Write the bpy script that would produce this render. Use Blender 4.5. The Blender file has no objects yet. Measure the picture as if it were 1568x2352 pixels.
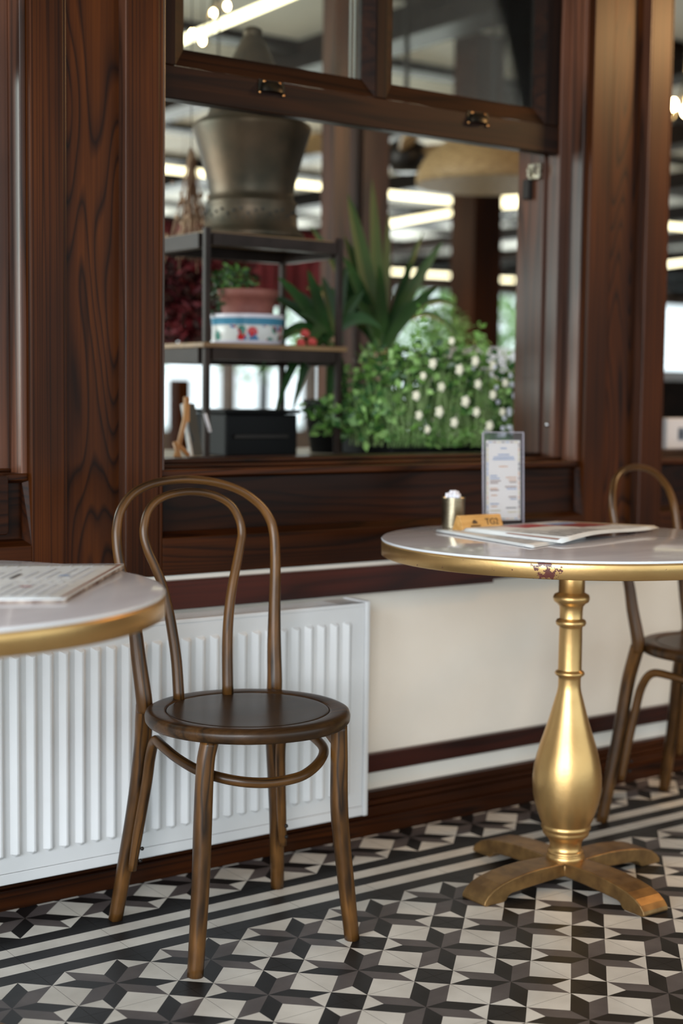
import bpy, math, random
from mathutils import Vector, Matrix
random.seed(7)
PI = math.pi
SC = bpy.context.scene
COL = SC.collection

# ------------------------------------------------------------------ camera
YAW, PITCH, ROLL = 0.6268630646, -0.0795537152, 0.0119501407
CAM = (-2.1010663, -2.2395501, 1.0705786)
def cam_axes():
    cy, sy, cp, sp = math.cos(YAW), math.sin(YAW), math.cos(PITCH), math.sin(PITCH)
    f = Vector((sy*cp, cy*cp, sp)); r = Vector((cy, -sy, 0)); u = r.cross(f)
    cr, sr = math.cos(ROLL), math.sin(ROLL)
    return cr*r + sr*u, -sr*r + cr*u, f
cd = bpy.data.cameras.new('camera'); cam = bpy.data.objects.new('camera', cd); COL.objects.link(cam)
_r, _u, _f = cam_axes()
cam.matrix_world = Matrix(((_r.x, _u.x, -_f.x, CAM[0]), (_r.y, _u.y, -_f.y, CAM[1]), (_r.z, _u.z, -_f.z, CAM[2]), (0, 0, 0, 1)))
cd.sensor_fit = 'VERTICAL'; cd.sensor_height = 36.0; cd.sensor_width = 24.0
cd.lens = 3383.33/2352*36.0
cd.dof.use_dof = True; cd.dof.focus_distance = 2.76; cd.dof.aperture_fstop = 2.0
cd.clip_end = 200
SC.camera = cam

# ------------------------------------------------------------------ light
w = bpy.data.worlds.new('sky'); SC.world = w; w.use_nodes = True
bg = w.node_tree.nodes['Background']; bg.inputs['Color'].default_value = (0.82, 0.95, 1.0, 1); bg.inputs['Strength'].default_value = 1.55
def area(name, loc, target, sx, sy, power, col):
    l = bpy.data.lights.new(name, 'AREA'); l.shape = 'RECTANGLE'; l.size = sx; l.size_y = sy
    l.energy = power; l.color = col
    o = bpy.data.objects.new(name, l); COL.objects.link(o); o.location = loc
    o.rotation_euler = (Vector(target)-Vector(loc)).to_track_quat('-Z', 'Y').to_euler()
    return o
area('daylight_left', (-5.0, -1.9, 1.7), (0, 0.5, 0.6), 2.2, 2.2, 150, (0.84, 0.92, 1.0))
area('daylight_behind', (-4.6, -4.6, 2.1), (0.0, 0.4, 0.8), 1.5, 2.2, 150, (0.95, 0.97, 1.0))
area('veranda_lamp', (3.7, -1.0, 2.8), (1.0, 0.3, 0.9), 0.5, 0.5, 26, (1.0, 0.60, 0.28))
area('wall_lamp', (1.85, -0.2, 2.35), (1.0, 0.65, 1.85), 0.2, 0.2, 13, (1.0, 0.60, 0.26))
area('inner_daylight_left', (-2.6, 3.6, 1.8), (2.0, 2.2, 1.2), 2.6, 1.8, 130, (0.90, 1.0, 0.96))
area('inner_daylight_far', (8.0, 14.5, 1.0), (5.0, 7.0, 3.0), 9.0, 1.4, 480, (0.92, 1.0, 0.96))
area('inner_tube_light', (3.8, 6.8, 2.5), (3.8, 6.8, 0), 5.0, 0.3, 160, (1.0, 0.90, 0.66))
SC.view_settings.view_transform = 'Standard'; SC.view_settings.look = 'None'
SC.view_settings.gamma = 1.0; SC.view_settings.use_curve_mapping = False
SC.view_settings.exposure = 0.26

# ------------------------------------------------------------------ mesh helpers
class MB:
    def __init__(s): s.v = []; s.f = []; s.m = []; s.s = []; s.uv = []
    def face(s, idx, m=0, smooth=False, uv=None):
        s.f.append(tuple(idx)); s.m.append(m); s.s.append(smooth); s.uv.append(uv)
    def poly(s, pts, m=0, smooth=False, uv=None):
        n = len(s.v); s.v += [tuple(p) for p in pts]; s.face(range(n, n+len(pts)), m, smooth, uv); return s
    def box(s, x0, x1, y0, y1, z0, z1, m=0, M=None):
        n = len(s.v)
        P = [(x0,y0,z0),(x1,y0,z0),(x1,y1,z0),(x0,y1,z0),(x0,y0,z1),(x1,y0,z1),(x1,y1,z1),(x0,y1,z1)]
        if M is not None: P = [tuple(M @ Vector(p)) for p in P]
        s.v += P
        for q in ((0,3,2,1),(4,5,6,7),(0,1,5,4),(1,2,6,5),(2,3,7,6),(3,0,4,7)): s.face([n+i for i in q], m)
        return s
    def prism(s, pts, z0, z1, m=0, M=None, axis='z'):
        """outline pts (CCW) extruded; axis 'z': (a,b)->x,y ; 'y': (a,b)->x,z extruded along y ; 'x': (a,b)->y,z along x"""
        n = len(s.v); k = len(pts)
        def mk(a, b, t):
            p = (a, b, t) if axis == 'z' else (a, t, b) if axis == 'y' else (t, a, b)
            return tuple(M @ Vector(p)) if M is not None else p
        s.v += [mk(a, b, z0) for a, b in pts] + [mk(a, b, z1) for a, b in pts]
        s.face([n+i for i in range(k)][::-1], m); s.face([n+k+i for i in range(k)], m)
        for i in range(k):
            j = (i+1) % k; s.face((n+i, n+j, n+k+j, n+k+i), m)
        return s
    def tube(s, pts, rad, n=12, m=0, sub=4, closed=False, ex=1.0, up=(0,1,0), cap=True):
        P = [Vector(p) for p in pts]
        R = list(rad) if hasattr(rad, '__len__') else [rad]*len(P)
        if sub > 1:
            Q, T = [], []; L = len(P); rng = range(L if closed else L-1)
            for i in rng:
                p1, p2 = P[i], P[(i+1) % L]
                p0 = P[i-1] if (i > 0 or closed) else p1*2-p2
                p3 = P[(i+2) % L] if (i+2 < L or closed) else p2*2-p1
                for k in range(sub):
                    t = k/sub
                    Q.append(0.5*((2*p1)+(p2-p0)*t+(2*p0-5*p1+4*p2-p3)*t*t+(3*p1-p0-3*p2+p3)*t**3))
                    T.append(R[i]*(1-t)+R[(i+1) % L]*t)
            if not closed: Q.append(P[-1]); T.append(R[-1])
            P, R = Q, T
        L = len(P); base = len(s.v); dist = 0; us = []
        ref = Vector(up)
        for i in range(L):
            a = P[i-1] if (i > 0 or closed) else P[i]; b = P[(i+1) % L] if (i+1 < L or closed) else P[i]
            t = (b-a).normalized()
            nrm = ref - t*ref.dot(t)
            if nrm.length < 1e-4: nrm = Vector((1,0,0)) - t*t.x
            nrm.normalize(); ref = nrm; bi = t.cross(nrm)
            if i: dist += (P[i]-P[i-1]).length
            us.append(dist)
            for k in range(n):
                an = 2*PI*k/n; c, d = math.cos(an), math.sin(an)
                c2 = math.copysign(abs(c)**ex, c); d2 = math.copysign(abs(d)**ex, d)
                s.v.append(tuple(P[i]+R[i]*(c2*nrm+d2*bi)))
        for i in range(L if closed else L-1):
            j = (i+1) % L
            for k in range(n):
                q = (k+1) % n
                s.face((base+i*n+k, base+j*n+k, base+j*n+q, base+i*n+q), m, True,
                       [(k/n, us[i]), (k/n, us[j] if j else dist), ((k+1)/n, us[j] if j else dist), ((k+1)/n, us[i])])
        if not closed and cap:
            s.face([base+k for k in range(n)], m, False, [(0.5, 0)]*n)
            s.face([base+(L-1)*n+k for k in range(n)][::-1], m, False, [(0.5, dist)]*n)
        return s
    def lathe(s, prof, c=(0,0,0), n=48, m=0, smooth=True, mats=None):
        base = len(s.v); L = len(prof)
        for r, z in prof:
            for k in range(n):
                a = 2*PI*k/n; s.v.append((c[0]+r*math.cos(a), c[1]+r*math.sin(a), c[2]+z))
        for i in range(L-1):
            mm = mats[i] if mats else m
            for k in range(n):
                q = (k+1) % n
                s.face((base+i*n+k, base+i*n+q, base+(i+1)*n+q, base+(i+1)*n+k), mm, smooth,
                       [(k/n, prof[i][1]), ((k+1)/n, prof[i][1]), ((k+1)/n, prof[i+1][1]), (k/n, prof[i+1][1])])
        if prof[0][0] > 1e-5: s.face([base+k for k in range(n)][::-1], m)
        if prof[-1][0] > 1e-5: s.face([base+(L-1)*n+k for k in range(n)], mats[-1] if mats else m)
        return s
    def ball(s, c, r, m=0, n=10, k=6, sz=1.0):
        prof = [(max(1e-6, r*math.sin(PI*i/k)), -r*sz*math.cos(PI*i/k)) for i in range(k+1)]
        return s.lathe(prof, c, n, m)
    def build(s, name, mats, parent=None, loc=None, rot=None, bevel=0, seg=2, autosmooth=None):
        me = bpy.data.meshes.new(name)
        me.from_pydata(s.v, [], s.f); me.update()
        if not isinstance(mats, (list, tuple)): mats = [mats]
        for mt in mats: me.materials.append(mt)
        me.polygons.foreach_set('material_index', s.m); me.polygons.foreach_set('use_smooth', s.s)
        if any(u is not None for u in s.uv):
            lay = me.uv_layers.new(name='UVMap'); i = 0; dat = []
            for f, u in zip(s.f, s.uv):
                for k in range(len(f)): dat += list(u[k]) if u is not None else [0.0, 0.0]
            lay.data.foreach_set('uv', dat)
        me.validate(); me.update()
        o = bpy.data.objects.new(name, me); COL.objects.link(o)
        if parent is not None: o.parent = parent
        if loc is not None: o.location = loc
        if rot is not None: o.rotation_euler = rot
        if bevel:
            b = o.modifiers.new('bevel', 'BEVEL'); b.width = bevel; b.segments = seg; b.limit_method = 'ANGLE'; b.angle_limit = math.radians(40)
        return o
def thing(name, label, cat, loc=(0,0,0), rz=0, group=None):
    o = bpy.data.objects.new(name, None); COL.objects.link(o); o.empty_display_size = 0.05
    o.location = loc; o.rotation_euler = (0, 0, rz); o['label'] = label; o['category'] = cat
    if group: o['group'] = group
    return o
def tag(o, label, cat, group=None, kind=None):
    o['label'] = label; o['category'] = cat
    if group: o['group'] = group
    if kind: o['kind'] = kind
    return o
def struct(o, label=None, cat=None):
    o['kind'] = 'structure'
    if label: o['label'] = label
    if cat: o['category'] = cat
    return o
def copy_tree(o, parent=None):
    c = o.copy(); COL.objects.link(c)
    if parent is not None: c.parent = parent
    for ch in list(o.children): copy_tree(ch, c)
    return c
def text_mesh(name, body, size, mat, parent, M, extrude=0.0003, align='CENTER'):
    cu = bpy.data.curves.new(name, 'FONT'); cu.body = body; cu.size = size; cu.extrude = extrude; cu.align_x = align
    t = bpy.data.objects.new(name+'_tmp', cu); COL.objects.link(t)
    dg = bpy.context.evaluated_depsgraph_get(); me = bpy.data.meshes.new_from_object(t.evaluated_get(dg))
    bpy.data.objects.remove(t); bpy.data.curves.remove(cu)
    me.name = name; me.transform(M); me.materials.clear(); me.materials.append(mat)
    o = bpy.data.objects.new(name, me); COL.objects.link(o); o.parent = parent
    return o

# ------------------------------------------------------------------ materials
def mat(name):
    m = bpy.data.materials.new(name); m.use_nodes = True; nt = m.node_tree
    return m, nt, nt.nodes['Principled BSDF']
def setp(b, **k):
    for a, v in k.items():
        nm = {'rough': 'Roughness', 'metal': 'Metallic', 'col': 'Base Color', 'coat': 'Coat Weight', 'crough': 'Coat Roughness',
              'spec': 'Specular IOR Level', 'trans': 'Transmission Weight', 'ior': 'IOR', 'em': 'Emission Color', 'es': 'Emission Strength', 'alpha': 'Alpha',
              'sss': 'Subsurface Weight', 'sheen': 'Sheen Weight'}[a]
        b.inputs[nm].default_value = (*v, 1) if isinstance(v, tuple) and len(v) == 3 else v
def plain(name, col, rough=0.5, **k):
    m, nt, b = mat(name); setp(b, col=col, rough=rough, **k); return m
def N(nt, t, **k):
    n = nt.nodes.new(t)
    for a, v in k.items():
        if a in n.inputs: n.inputs[a].default_value = v
        else: setattr(n, a, v)
    return n
def ramp(nt, fac, stops, interp='LINEAR'):
    r = nt.nodes.new('ShaderNodeValToRGB'); r.color_ramp.interpolation = interp
    el = r.color_ramp.elements
    while len(el) < len(stops): el.new(0.5)
    for e, (p, c) in zip(el, stops): e.position = p; e.color = (*c, 1) if len(c) == 3 else c
    nt.links.new(fac, r.inputs[0]); return r
def noisy(name, c0, c1, scale=20, rough=0.5, detail=4, lo=0.35, hi=0.65, bump=0, coords='Object', stretch=(1,1,1), **k):
    m, nt, b = mat(name); tc = N(nt, 'ShaderNodeTexCoord'); mp = N(nt, 'ShaderNodeMapping'); mp.inputs['Scale'].default_value = stretch
    nt.links.new(tc.outputs[coords], mp.inputs[0])
    no = N(nt, 'ShaderNodeTexNoise', Scale=scale, Detail=detail); nt.links.new(mp.outputs[0], no.inputs['Vector'])
    r = ramp(nt, no.outputs['Fac'], [(lo, c0), (hi, c1)]); nt.links.new(r.outputs[0], b.inputs['Base Color'])
    setp(b, rough=rough, **k)
    if bump:
        bu = N(nt, 'ShaderNodeBump', Strength=bump, Distance=0.002); nt.links.new(no.outputs['Fac'], bu.inputs['Height']); nt.links.new(bu.outputs[0], b.inputs['Normal'])
    return m
def wood(name, axis, dark, light, seed=0.0, rings=9.0, width=9.0, rough=0.34, along=0.55, uvmode=False, spec=0.13):
    """flat-sawn grain: contour lines of a noise stretched along the grain, plus fine pores"""
    m, nt, b = mat(name); L = nt.links
    tc = N(nt, 'ShaderNodeTexCoord'); mp = N(nt, 'ShaderNodeMapping')
    sc = {'x': (along, width, width), 'y': (width, along, width), 'z': (width, width, along)}[axis]
    if uvmode: sc = (width*0.12, along, 1)
    mp.inputs['Scale'].default_value = sc; mp.inputs['Location'].default_value = (seed*1.7, seed*2.3, seed)
    L.new(tc.outputs['UV' if uvmode else 'Object'], mp.inputs[0])
    n1 = N(nt, 'ShaderNodeTexNoise', Scale=1.0, Detail=2.0, Roughness=0.45, Distortion=0.15); L.new(mp.outputs[0], n1.inputs['Vector'])
    mu = N(nt, 'ShaderNodeMath', operation='MULTIPLY'); mu.inputs[1].default_value = rings; L.new(n1.outputs['Fac'], mu.inputs[0])
    fr = N(nt, 'ShaderNodeMath', operation='FRACT'); L.new(mu.outputs[0], fr.inputs[0])
    r = ramp(nt, fr.outputs[0], [(0.0, dark), (0.22, light), (0.7, tuple(0.8*a+0.2*d for a, d in zip(light, dark))), (0.92, tuple(0.4*a+0.6*d for a, d in zip(light, dark))), (1.0, dark)])
    # fine fibres
    mp2 = N(nt, 'ShaderNodeMapping'); f = 14.0
    s2 = {'x': (2.0, 160, 160), 'y': (160, 2.0, 160), 'z': (160, 160, 2.0)}[axis]
    if uvmode: s2 = (9.0, 14.0, 1)
    mp2.inputs['Scale'].default_value = s2; L.new(tc.outputs['UV' if uvmode else 'Object'], mp2.inputs[0])
    n2 = N(nt, 'ShaderNodeTexNoise', Scale=1.0, Detail=4.0, Roughness=0.6); L.new(mp2.outputs[0], n2.inputs['Vector'])
    r2 = ramp(nt, n2.outputs['Fac'], [(0.3, (0.66, 0.64, 0.62)), (0.65, (1.12, 1.1, 1.1))])
    # broad tone patches
    mp3 = N(nt, 'ShaderNodeMapping'); mp3.inputs['Scale'].default_value = {'x': (1.2, 5, 5), 'y': (5, 1.2, 5), 'z': (5, 5, 1.2)}[axis] if not uvmode else (1.0, 6.0, 1)
    mp3.inputs['Location'].default_value = (seed, 3+seed, 1)
    L.new(tc.outputs['UV' if uvmode else 'Object'], mp3.inputs[0])
    n3 = N(nt, 'ShaderNodeTexNoise', Scale=1.0, Detail=3.0); L.new(mp3.outputs[0], n3.inputs['Vector'])
    r3 = ramp(nt, n3.outputs['Fac'], [(0.35, (0.45, 0.42, 0.40)), (0.65, (1.2, 1.15, 1.1))])
    x1 = N(nt, 'ShaderNodeMixRGB', blend_type='MULTIPLY'); x1.inputs[0].default_value = 1; L.new(r.outputs[0], x1.inputs[1]); L.new(r2.outputs[0], x1.inputs[2])
    x2 = N(nt, 'ShaderNodeMixRGB', blend_type='MULTIPLY'); x2.inputs[0].default_value = 1; L.new(x1.outputs[0], x2.inputs[1]); L.new(r3.outputs[0], x2.inputs[2])
    L.new(x2.outputs[0], b.inputs['Base Color'])
    bu = N(nt, 'ShaderNodeBump', Strength=0.12, Distance=0.001); L.new(n2.outputs['Fac'], bu.inputs['Height']); L.new(bu.outputs[0], b.inputs['Normal'])
    setp(b, rough=rough, spec=spec)
    return m
D0, L0 = (0.0125, 0.0036, 0.0009), (0.052, 0.0138, 0.0022)
wood_v = wood('stained_pine_vertical', 'z', (0.018, 0.0048, 0.0009), (0.060, 0.0158, 0.0020), 1.0, rings=16, width=22, along=.10, rough=0.38)
wood_v2 = wood('stained_pine_cathedral', 'z', (0.0140, 0.0038, 0.0009), (0.070, 0.0185, 0.0024), 5.2, rings=44, width=4.2, along=0.55, rough=0.40)
wood_h = wood('stained_pine_horizontal', 'x', D0, L0, 3.1, rough=0.38, rings=30, width=6, along=.35)
wood_panel = wood('stained_pine_panel', 'x', (0.008, 0.0024, 0.0009), (0.028, 0.0076, 0.0018), 8.4, rings=16, width=5.0, along=0.8, rough=0.38)
wood_sash = wood('stained_pine_sash', 'x', (0.0075, 0.0024, 0.0009), (0.022, 0.0068, 0.0018), 2.2, rough=0.45, spec=0.12)
wood_sashv = wood('stained_pine_sash_stile', 'z', (0.0075, 0.0024, 0.0009), (0.022, 0.0068, 0.0018), 2.2, rough=0.45, spec=0.12)
wood_red = wood('mahogany_board', 'x', (0.022, 0.0038, 0.0019), (0.052, 0.0088, 0.0036), 4.4, rough=0.30, spec=0.3)
wood_jamb = wood('jamb_pine', 'z', (0.030, 0.012, 0.006), (0.105, 0.040, 0.020), 6.6, rough=0.34, rings=8, spec=0.5)
chair_wood = wood('aged_bentwood', 'z', (0.020, 0.0105, 0.0045), (0.125, 0.057, 0.0145), 0.7, rings=3, width=26, along=3.2, rough=0.32, spec=0.36, uvmode=True)
seat_rimw = wood('aged_seat_rim', 'x', (0.024, 0.0130, 0.006), (0.080, 0.038, 0.0120), 1.9, rings=6, width=9, rough=0.34, spec=0.35)
seat_top = noisy('seat_panel_wood', (0.020, 0.010, 0.0045), (0.036, 0.018, 0.008), 3, 0.32, stretch=(1, 9, 1), spec=0.5)
plaster = noisy('cream_plaster', (0.70, 0.655, 0.58), (0.76, 0.72, 0.65), 3, 0.8, bump=0.05)
white_paint = noisy('radiator_enamel', (0.64, 0.645, 0.65), (0.68, 0.685, 0.69), 5, 0.28, spec=0.5)
dark_gap = plain('dark_gap', (0.01, 0.008, 0.006), 0.9)
tile_black = noisy('cement_black', (0.006, 0.006, 0.0065), (0.014, 0.0135, 0.014), 14, 0.42, bump=0.05, spec=0.25)
tile_grey = noisy('cement_grey', (0.075, 0.063, 0.062), (0.105, 0.090, 0.087), 14, 0.42, bump=0.05, spec=0.25)
tile_white = noisy('cement_white', (0.50, 0.47, 0.42), (0.66, 0.63, 0.57), 7, 0.42, bump=0.05, spec=0.3)
grout = noisy('grout', (0.012, 0.010, 0.009), (0.06, 0.052, 0.042), 30, 0.95, spec=0.1)
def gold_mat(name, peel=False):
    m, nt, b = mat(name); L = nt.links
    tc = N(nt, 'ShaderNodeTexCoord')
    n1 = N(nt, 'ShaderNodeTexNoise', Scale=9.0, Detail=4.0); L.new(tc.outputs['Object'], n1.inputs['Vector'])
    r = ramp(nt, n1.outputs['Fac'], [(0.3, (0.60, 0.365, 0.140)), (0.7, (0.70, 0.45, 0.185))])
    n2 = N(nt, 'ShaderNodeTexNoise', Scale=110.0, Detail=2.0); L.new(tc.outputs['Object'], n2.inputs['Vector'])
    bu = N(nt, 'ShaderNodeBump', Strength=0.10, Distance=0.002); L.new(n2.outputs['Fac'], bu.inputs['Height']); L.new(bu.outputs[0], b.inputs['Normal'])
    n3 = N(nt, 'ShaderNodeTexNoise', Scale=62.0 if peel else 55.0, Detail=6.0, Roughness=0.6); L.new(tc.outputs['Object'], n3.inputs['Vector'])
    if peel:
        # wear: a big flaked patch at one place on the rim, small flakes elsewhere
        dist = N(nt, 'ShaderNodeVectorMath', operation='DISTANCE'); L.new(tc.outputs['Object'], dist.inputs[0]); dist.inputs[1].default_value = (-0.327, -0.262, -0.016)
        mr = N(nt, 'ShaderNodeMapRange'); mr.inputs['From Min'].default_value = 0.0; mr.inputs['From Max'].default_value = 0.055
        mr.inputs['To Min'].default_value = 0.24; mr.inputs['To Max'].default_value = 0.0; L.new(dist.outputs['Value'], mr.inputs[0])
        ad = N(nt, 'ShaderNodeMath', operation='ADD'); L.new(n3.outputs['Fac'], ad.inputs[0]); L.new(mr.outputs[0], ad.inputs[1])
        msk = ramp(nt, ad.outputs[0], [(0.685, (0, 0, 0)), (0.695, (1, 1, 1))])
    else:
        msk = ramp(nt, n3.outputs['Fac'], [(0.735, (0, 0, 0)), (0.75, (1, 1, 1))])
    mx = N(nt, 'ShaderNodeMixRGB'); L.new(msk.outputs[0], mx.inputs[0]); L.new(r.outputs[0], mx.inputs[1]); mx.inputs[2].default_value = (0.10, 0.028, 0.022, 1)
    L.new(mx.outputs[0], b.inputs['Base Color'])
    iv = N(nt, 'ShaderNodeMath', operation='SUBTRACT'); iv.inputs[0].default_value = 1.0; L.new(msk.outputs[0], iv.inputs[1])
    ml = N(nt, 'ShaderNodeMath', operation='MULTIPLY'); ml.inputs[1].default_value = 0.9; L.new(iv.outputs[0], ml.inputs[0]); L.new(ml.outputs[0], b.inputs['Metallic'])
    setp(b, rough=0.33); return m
gold = gold_mat('gold_paint'); gold_peel = gold_mat('gold_paint_flaked', True)
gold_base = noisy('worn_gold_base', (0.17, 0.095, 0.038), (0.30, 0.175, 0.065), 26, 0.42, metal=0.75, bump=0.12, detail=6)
table_top = noisy('glossy_grey_tabletop', (0.56, 0.54, 0.57), (0.66, 0.64, 0.67), 4, 0.09, stretch=(1, 3, 1), spec=0.5)
top_edge = plain('tabletop_edge', (0.68, 0.70, 0.72), 0.3)
paper = noisy('paper', (0.66, 0.66, 0.64), (0.74, 0.74, 0.72), 12, 0.45)
paper_grey = noisy('print_grey', (0.40, 0.41, 0.42), (0.62, 0.62, 0.62), 60, 0.5)
print_red = noisy('print_red', (0.30, 0.03, 0.04), (0.46, 0.07, 0.07), 18, 0.45)
print_red2 = plain('print_maroon', (0.20, 0.03, 0.03), 0.5); print_pink = plain('print_pink', (0.50, 0.33, 0.30), 0.5)
print_dark = plain('print_dark', (0.06, 0.055, 0.06), 0.5)
print_blue = plain('print_blue', (0.18, 0.28, 0.48), 0.5)
print_brown = plain('print_brown', (0.22, 0.10, 0.07), 0.5)
print_orange = plain('print_orange', (0.62, 0.32, 0.16), 0.5)
print_yellow = plain('print_yellow', (0.62, 0.52, 0.26), 0.5)
card_light = plain('menu_card', (0.80, 0.74, 0.66), 0.4)
sign_wood = noisy('varnished_block', (0.42, 0.21, 0.055), (0.56, 0.31, 0.10), 14, 0.35, stretch=(1, 6, 6))
sign_end = noisy('varnished_block_end', (0.55, 0.33, 0.14), (0.66, 0.44, 0.22), 14, 0.35)
ink = plain('stamp_ink', (0.05, 0.025, 0.01), 0.6)
brass = noisy('brushed_metal', (0.34, 0.29, 0.20), (0.46, 0.40, 0.28), 60, 0.30, metal=1.0, stretch=(1, 1, 12))
sugar = plain('sugar_paper', (0.80, 0.80, 0.86), 0.6)
def glassy(name, col=(1,1,1), rough=0.0, ior=1.45):
    m, nt, b = mat(name); out = nt.nodes['Material Output']; L = nt.links
    nt.nodes.remove(b)
    tr = N(nt, 'ShaderNodeBsdfTransparent'); tr.inputs[0].default_value = (*col, 1)
    gl = N(nt, 'ShaderNodeBsdfGlossy'); gl.inputs['Roughness'].default_value = rough
    fr = N(nt, 'ShaderNodeFresnel', IOR=ior); mx = N(nt, 'ShaderNodeMixShader')
    L.new(fr.outputs[0], mx.inputs[0]); L.new(tr.outputs[0], mx.inputs[1]); L.new(gl.outputs[0], mx.inputs[2]); L.new(mx.outputs[0], out.inputs[0])
    return m
pane_glass = glassy('window_glass', (0.93, 0.95, 0.93), 0.01)
acrylic = glassy('acrylic', (0.93, 0.93, 0.95), 0.05, 1.25)
acr_edge = plain('acrylic_edge', (0.34, 0.31, 0.35), 0.2, spec=0.5)
pull_metal = noisy('dark_pull', (0.010, 0.010, 0.009), (0.035, 0.026, 0.013), 50, 0.35, metal=0.8)
copper_screw = plain('copper_screw', (0.55, 0.27, 0.10), 0.3, metal=1.0)
latch_metal = noisy('worn_latch', (0.10, 0.08, 0.05), (0.62, 0.56, 0.44), 90, 0.35, metal=0.9)
iron = plain('dark_iron', (0.02, 0.016, 0.014), 0.4, metal=0.6)
chain_m = plain('bead_chain', (0.55, 0.55, 0.52), 0.3)
bronze = noisy('old_copper', (0.050, 0.042, 0.026), (0.135, 0.090, 0.054), 7, 0.45, metal=0.6, bump=0.25, detail=6)
ceil_panel = noisy('ceiling_panel', (0.66, 0.65, 0.61), (0.74, 0.73, 0.69), 1.5, 0.8)
beam_wood = wood('roof_beam', 'y', (0.006, 0.004, 0.003), (0.024, 0.014, 0.010), 1.1, rough=0.5)
inner_floor = noisy('inner_floor', (0.30, 0.27, 0.23), (0.40, 0.37, 0.32), 2, 0.4)
inner_wall = noisy('inner_wall', (0.10, 0.06, 0.04), (0.16, 0.10, 0.07), 2, 0.6)
shelf_metal = noisy('shelf_angle_iron', (0.018, 0.011, 0.008), (0.034, 0.022, 0.018), 10, 0.5, spec=0.2)
shelf_wood = noisy('shelf_plank', (0.16, 0.085, 0.035), (0.26, 0.15, 0.06), 8, 0.5, stretch=(1, 8, 8))
counter_m = noisy('counter_top', (0.34, 0.28, 0.20), (0.46, 0.40, 0.31), 6, 0.45, stretch=(1, 6, 6))
terracotta = noisy('terracotta', (0.20, 0.060, 0.045), (0.28, 0.095, 0.07), 12, 0.6)
leaf_dark = noisy('yucca_leaf', (0.011, 0.036, 0.010), (0.034, 0.105, 0.025), 3, 0.38, detail=2)
leaf_mid = noisy('bush_leaf', (0.05, 0.135, 0.024), (0.16, 0.32, 0.06), 9, 0.5)
leaf_lite = noisy('bush_leaf_light', (0.18, 0.34, 0.08), (0.34, 0.54, 0.18), 9, 0.5)
grass_m = noisy('grass_blade', (0.10, 0.20, 0.05), (0.26, 0.36, 0.14), 9, 0.6)
petal_cream = plain('cream_petal', (0.85, 0.80, 0.62), 0.6)
petal_white = plain('white_petal', (0.74, 0.74, 0.80), 0.6)
red_leaf = noisy('red_leaf', (0.075, 0.006, 0.010), (0.21, 0.016, 0.022), 9, 0.6)
red_cloth = noisy('red_cloth', (0.11, 0.008, 0.012), (0.22, 0.018, 0.022), 4, 0.8)
dried = noisy('dried_stems', (0.22, 0.12, 0.07), (0.48, 0.32, 0.20), 20, 0.7)
rattan = noisy('rattan', (0.26, 0.16, 0.07), (0.42, 0.28, 0.13), 40, 0.6, stretch=(1, 1, 5))
plastic_white = plain('white_plastic', (0.62, 0.62, 0.66), 0.35)
black_box = plain('black_leather', (0.004, 0.004, 0.0045), 0.5, spec=0.15)
slate = plain('slate_board', (0.035, 0.042, 0.045), 0.6)
easel_wood = noisy('easel_pine', (0.40, 0.19, 0.07), (0.55, 0.29, 0.12), 8, 0.5)
def emit(name, col, s):
    m, nt, b = mat(name); setp(b, col=(0.8, 0.8, 0.8), em=col, es=s); return m
tube_em = emit('led_tube', (1.0, 0.88, 0.52), 3.4)
bulb_em = emit('warm_bulb', (1.0, 0.72, 0.38), 40.0)

# ------------------------------------------------------------------ floor: patterned cement tiles, 20 cm
T = 0.2
def floor_mesh():
    b = MB()
    x0, x1, y0, y1 = -9, 16, -3, 12
    b.poly([(-5, -6.5, -0.0012), (9, -6.5, -0.0012), (9, 0.62, -0.0012), (-5, 0.62, -0.0012)], 3)
    BK, GR, WH = 0, 1, 2
    tp, d, e = 0.27, 0.233, 0.267
    g = 0.9965
    tips = [(tp, .5), (.5, tp), (.5, -tp), (tp, -.5), (-tp, -.5), (-.5, -tp), (-.5, tp), (-tp, .5)]
    notch = [(0, d), (e, e), (d, 0), (e, -e), (0, -d), (-e, -e), (-d, 0), (-e, e)]   # notch i lies before tip i (clockwise)
    def put(cx, cy, pts, m):
        b.poly([(cx+T*g*px, cy+T*g*py, 0) for px, py in pts][::-1], m)
    for i in range(-12, 16):
        for j in range(-3, 12):
            cx, cy = T*(i+.5), -T*(j+.5)
            if j == -2:
                ws = [0, .2, .4, .6, .8, 1.0]
                for k in range(5):
                    a, c = .5-ws[k], .5-ws[k+1]
                    put(cx, cy, [(-.5, a), (.5, a), (.5, c), (-.5, c)], WH if k % 2 else BK)
                continue
            for k in range(8):
                put(cx, cy, [(0, 0), notch[k], tips[k], notch[(k+1) % 8]], BK if k % 2 == 1-1 and False else (GR if k % 2 else BK))
            # half squares on the four edges
            for k, (n_, t1, t2) in enumerate([((0, d), tips[7], tips[0]), ((d, 0), tips[1], tips[2]), ((0, -d), tips[3], tips[4]), ((-d, 0), tips[5], tips[6])]):
                put(cx, cy, [n_, t1, t2], WH)
            for s1, s2, ta, tb in ((1, 1, tips[0], tips[1]), (1, -1, tips[2], tips[3]), (-1, -1, tips[4], tips[5]), (-1, 1, tips[6], tips[7])):
                put(cx, cy, [(s1*e, s2*e), ta, tb], WH)
                put(cx, cy, [ta, (s1*.5, s2*.5), tb], BK)
    return b
struct(floor_mesh().build('floor', [tile_black, tile_grey, tile_white, grout]), 'black, grey and white star-patterned cement tile floor', 'floor')

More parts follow.
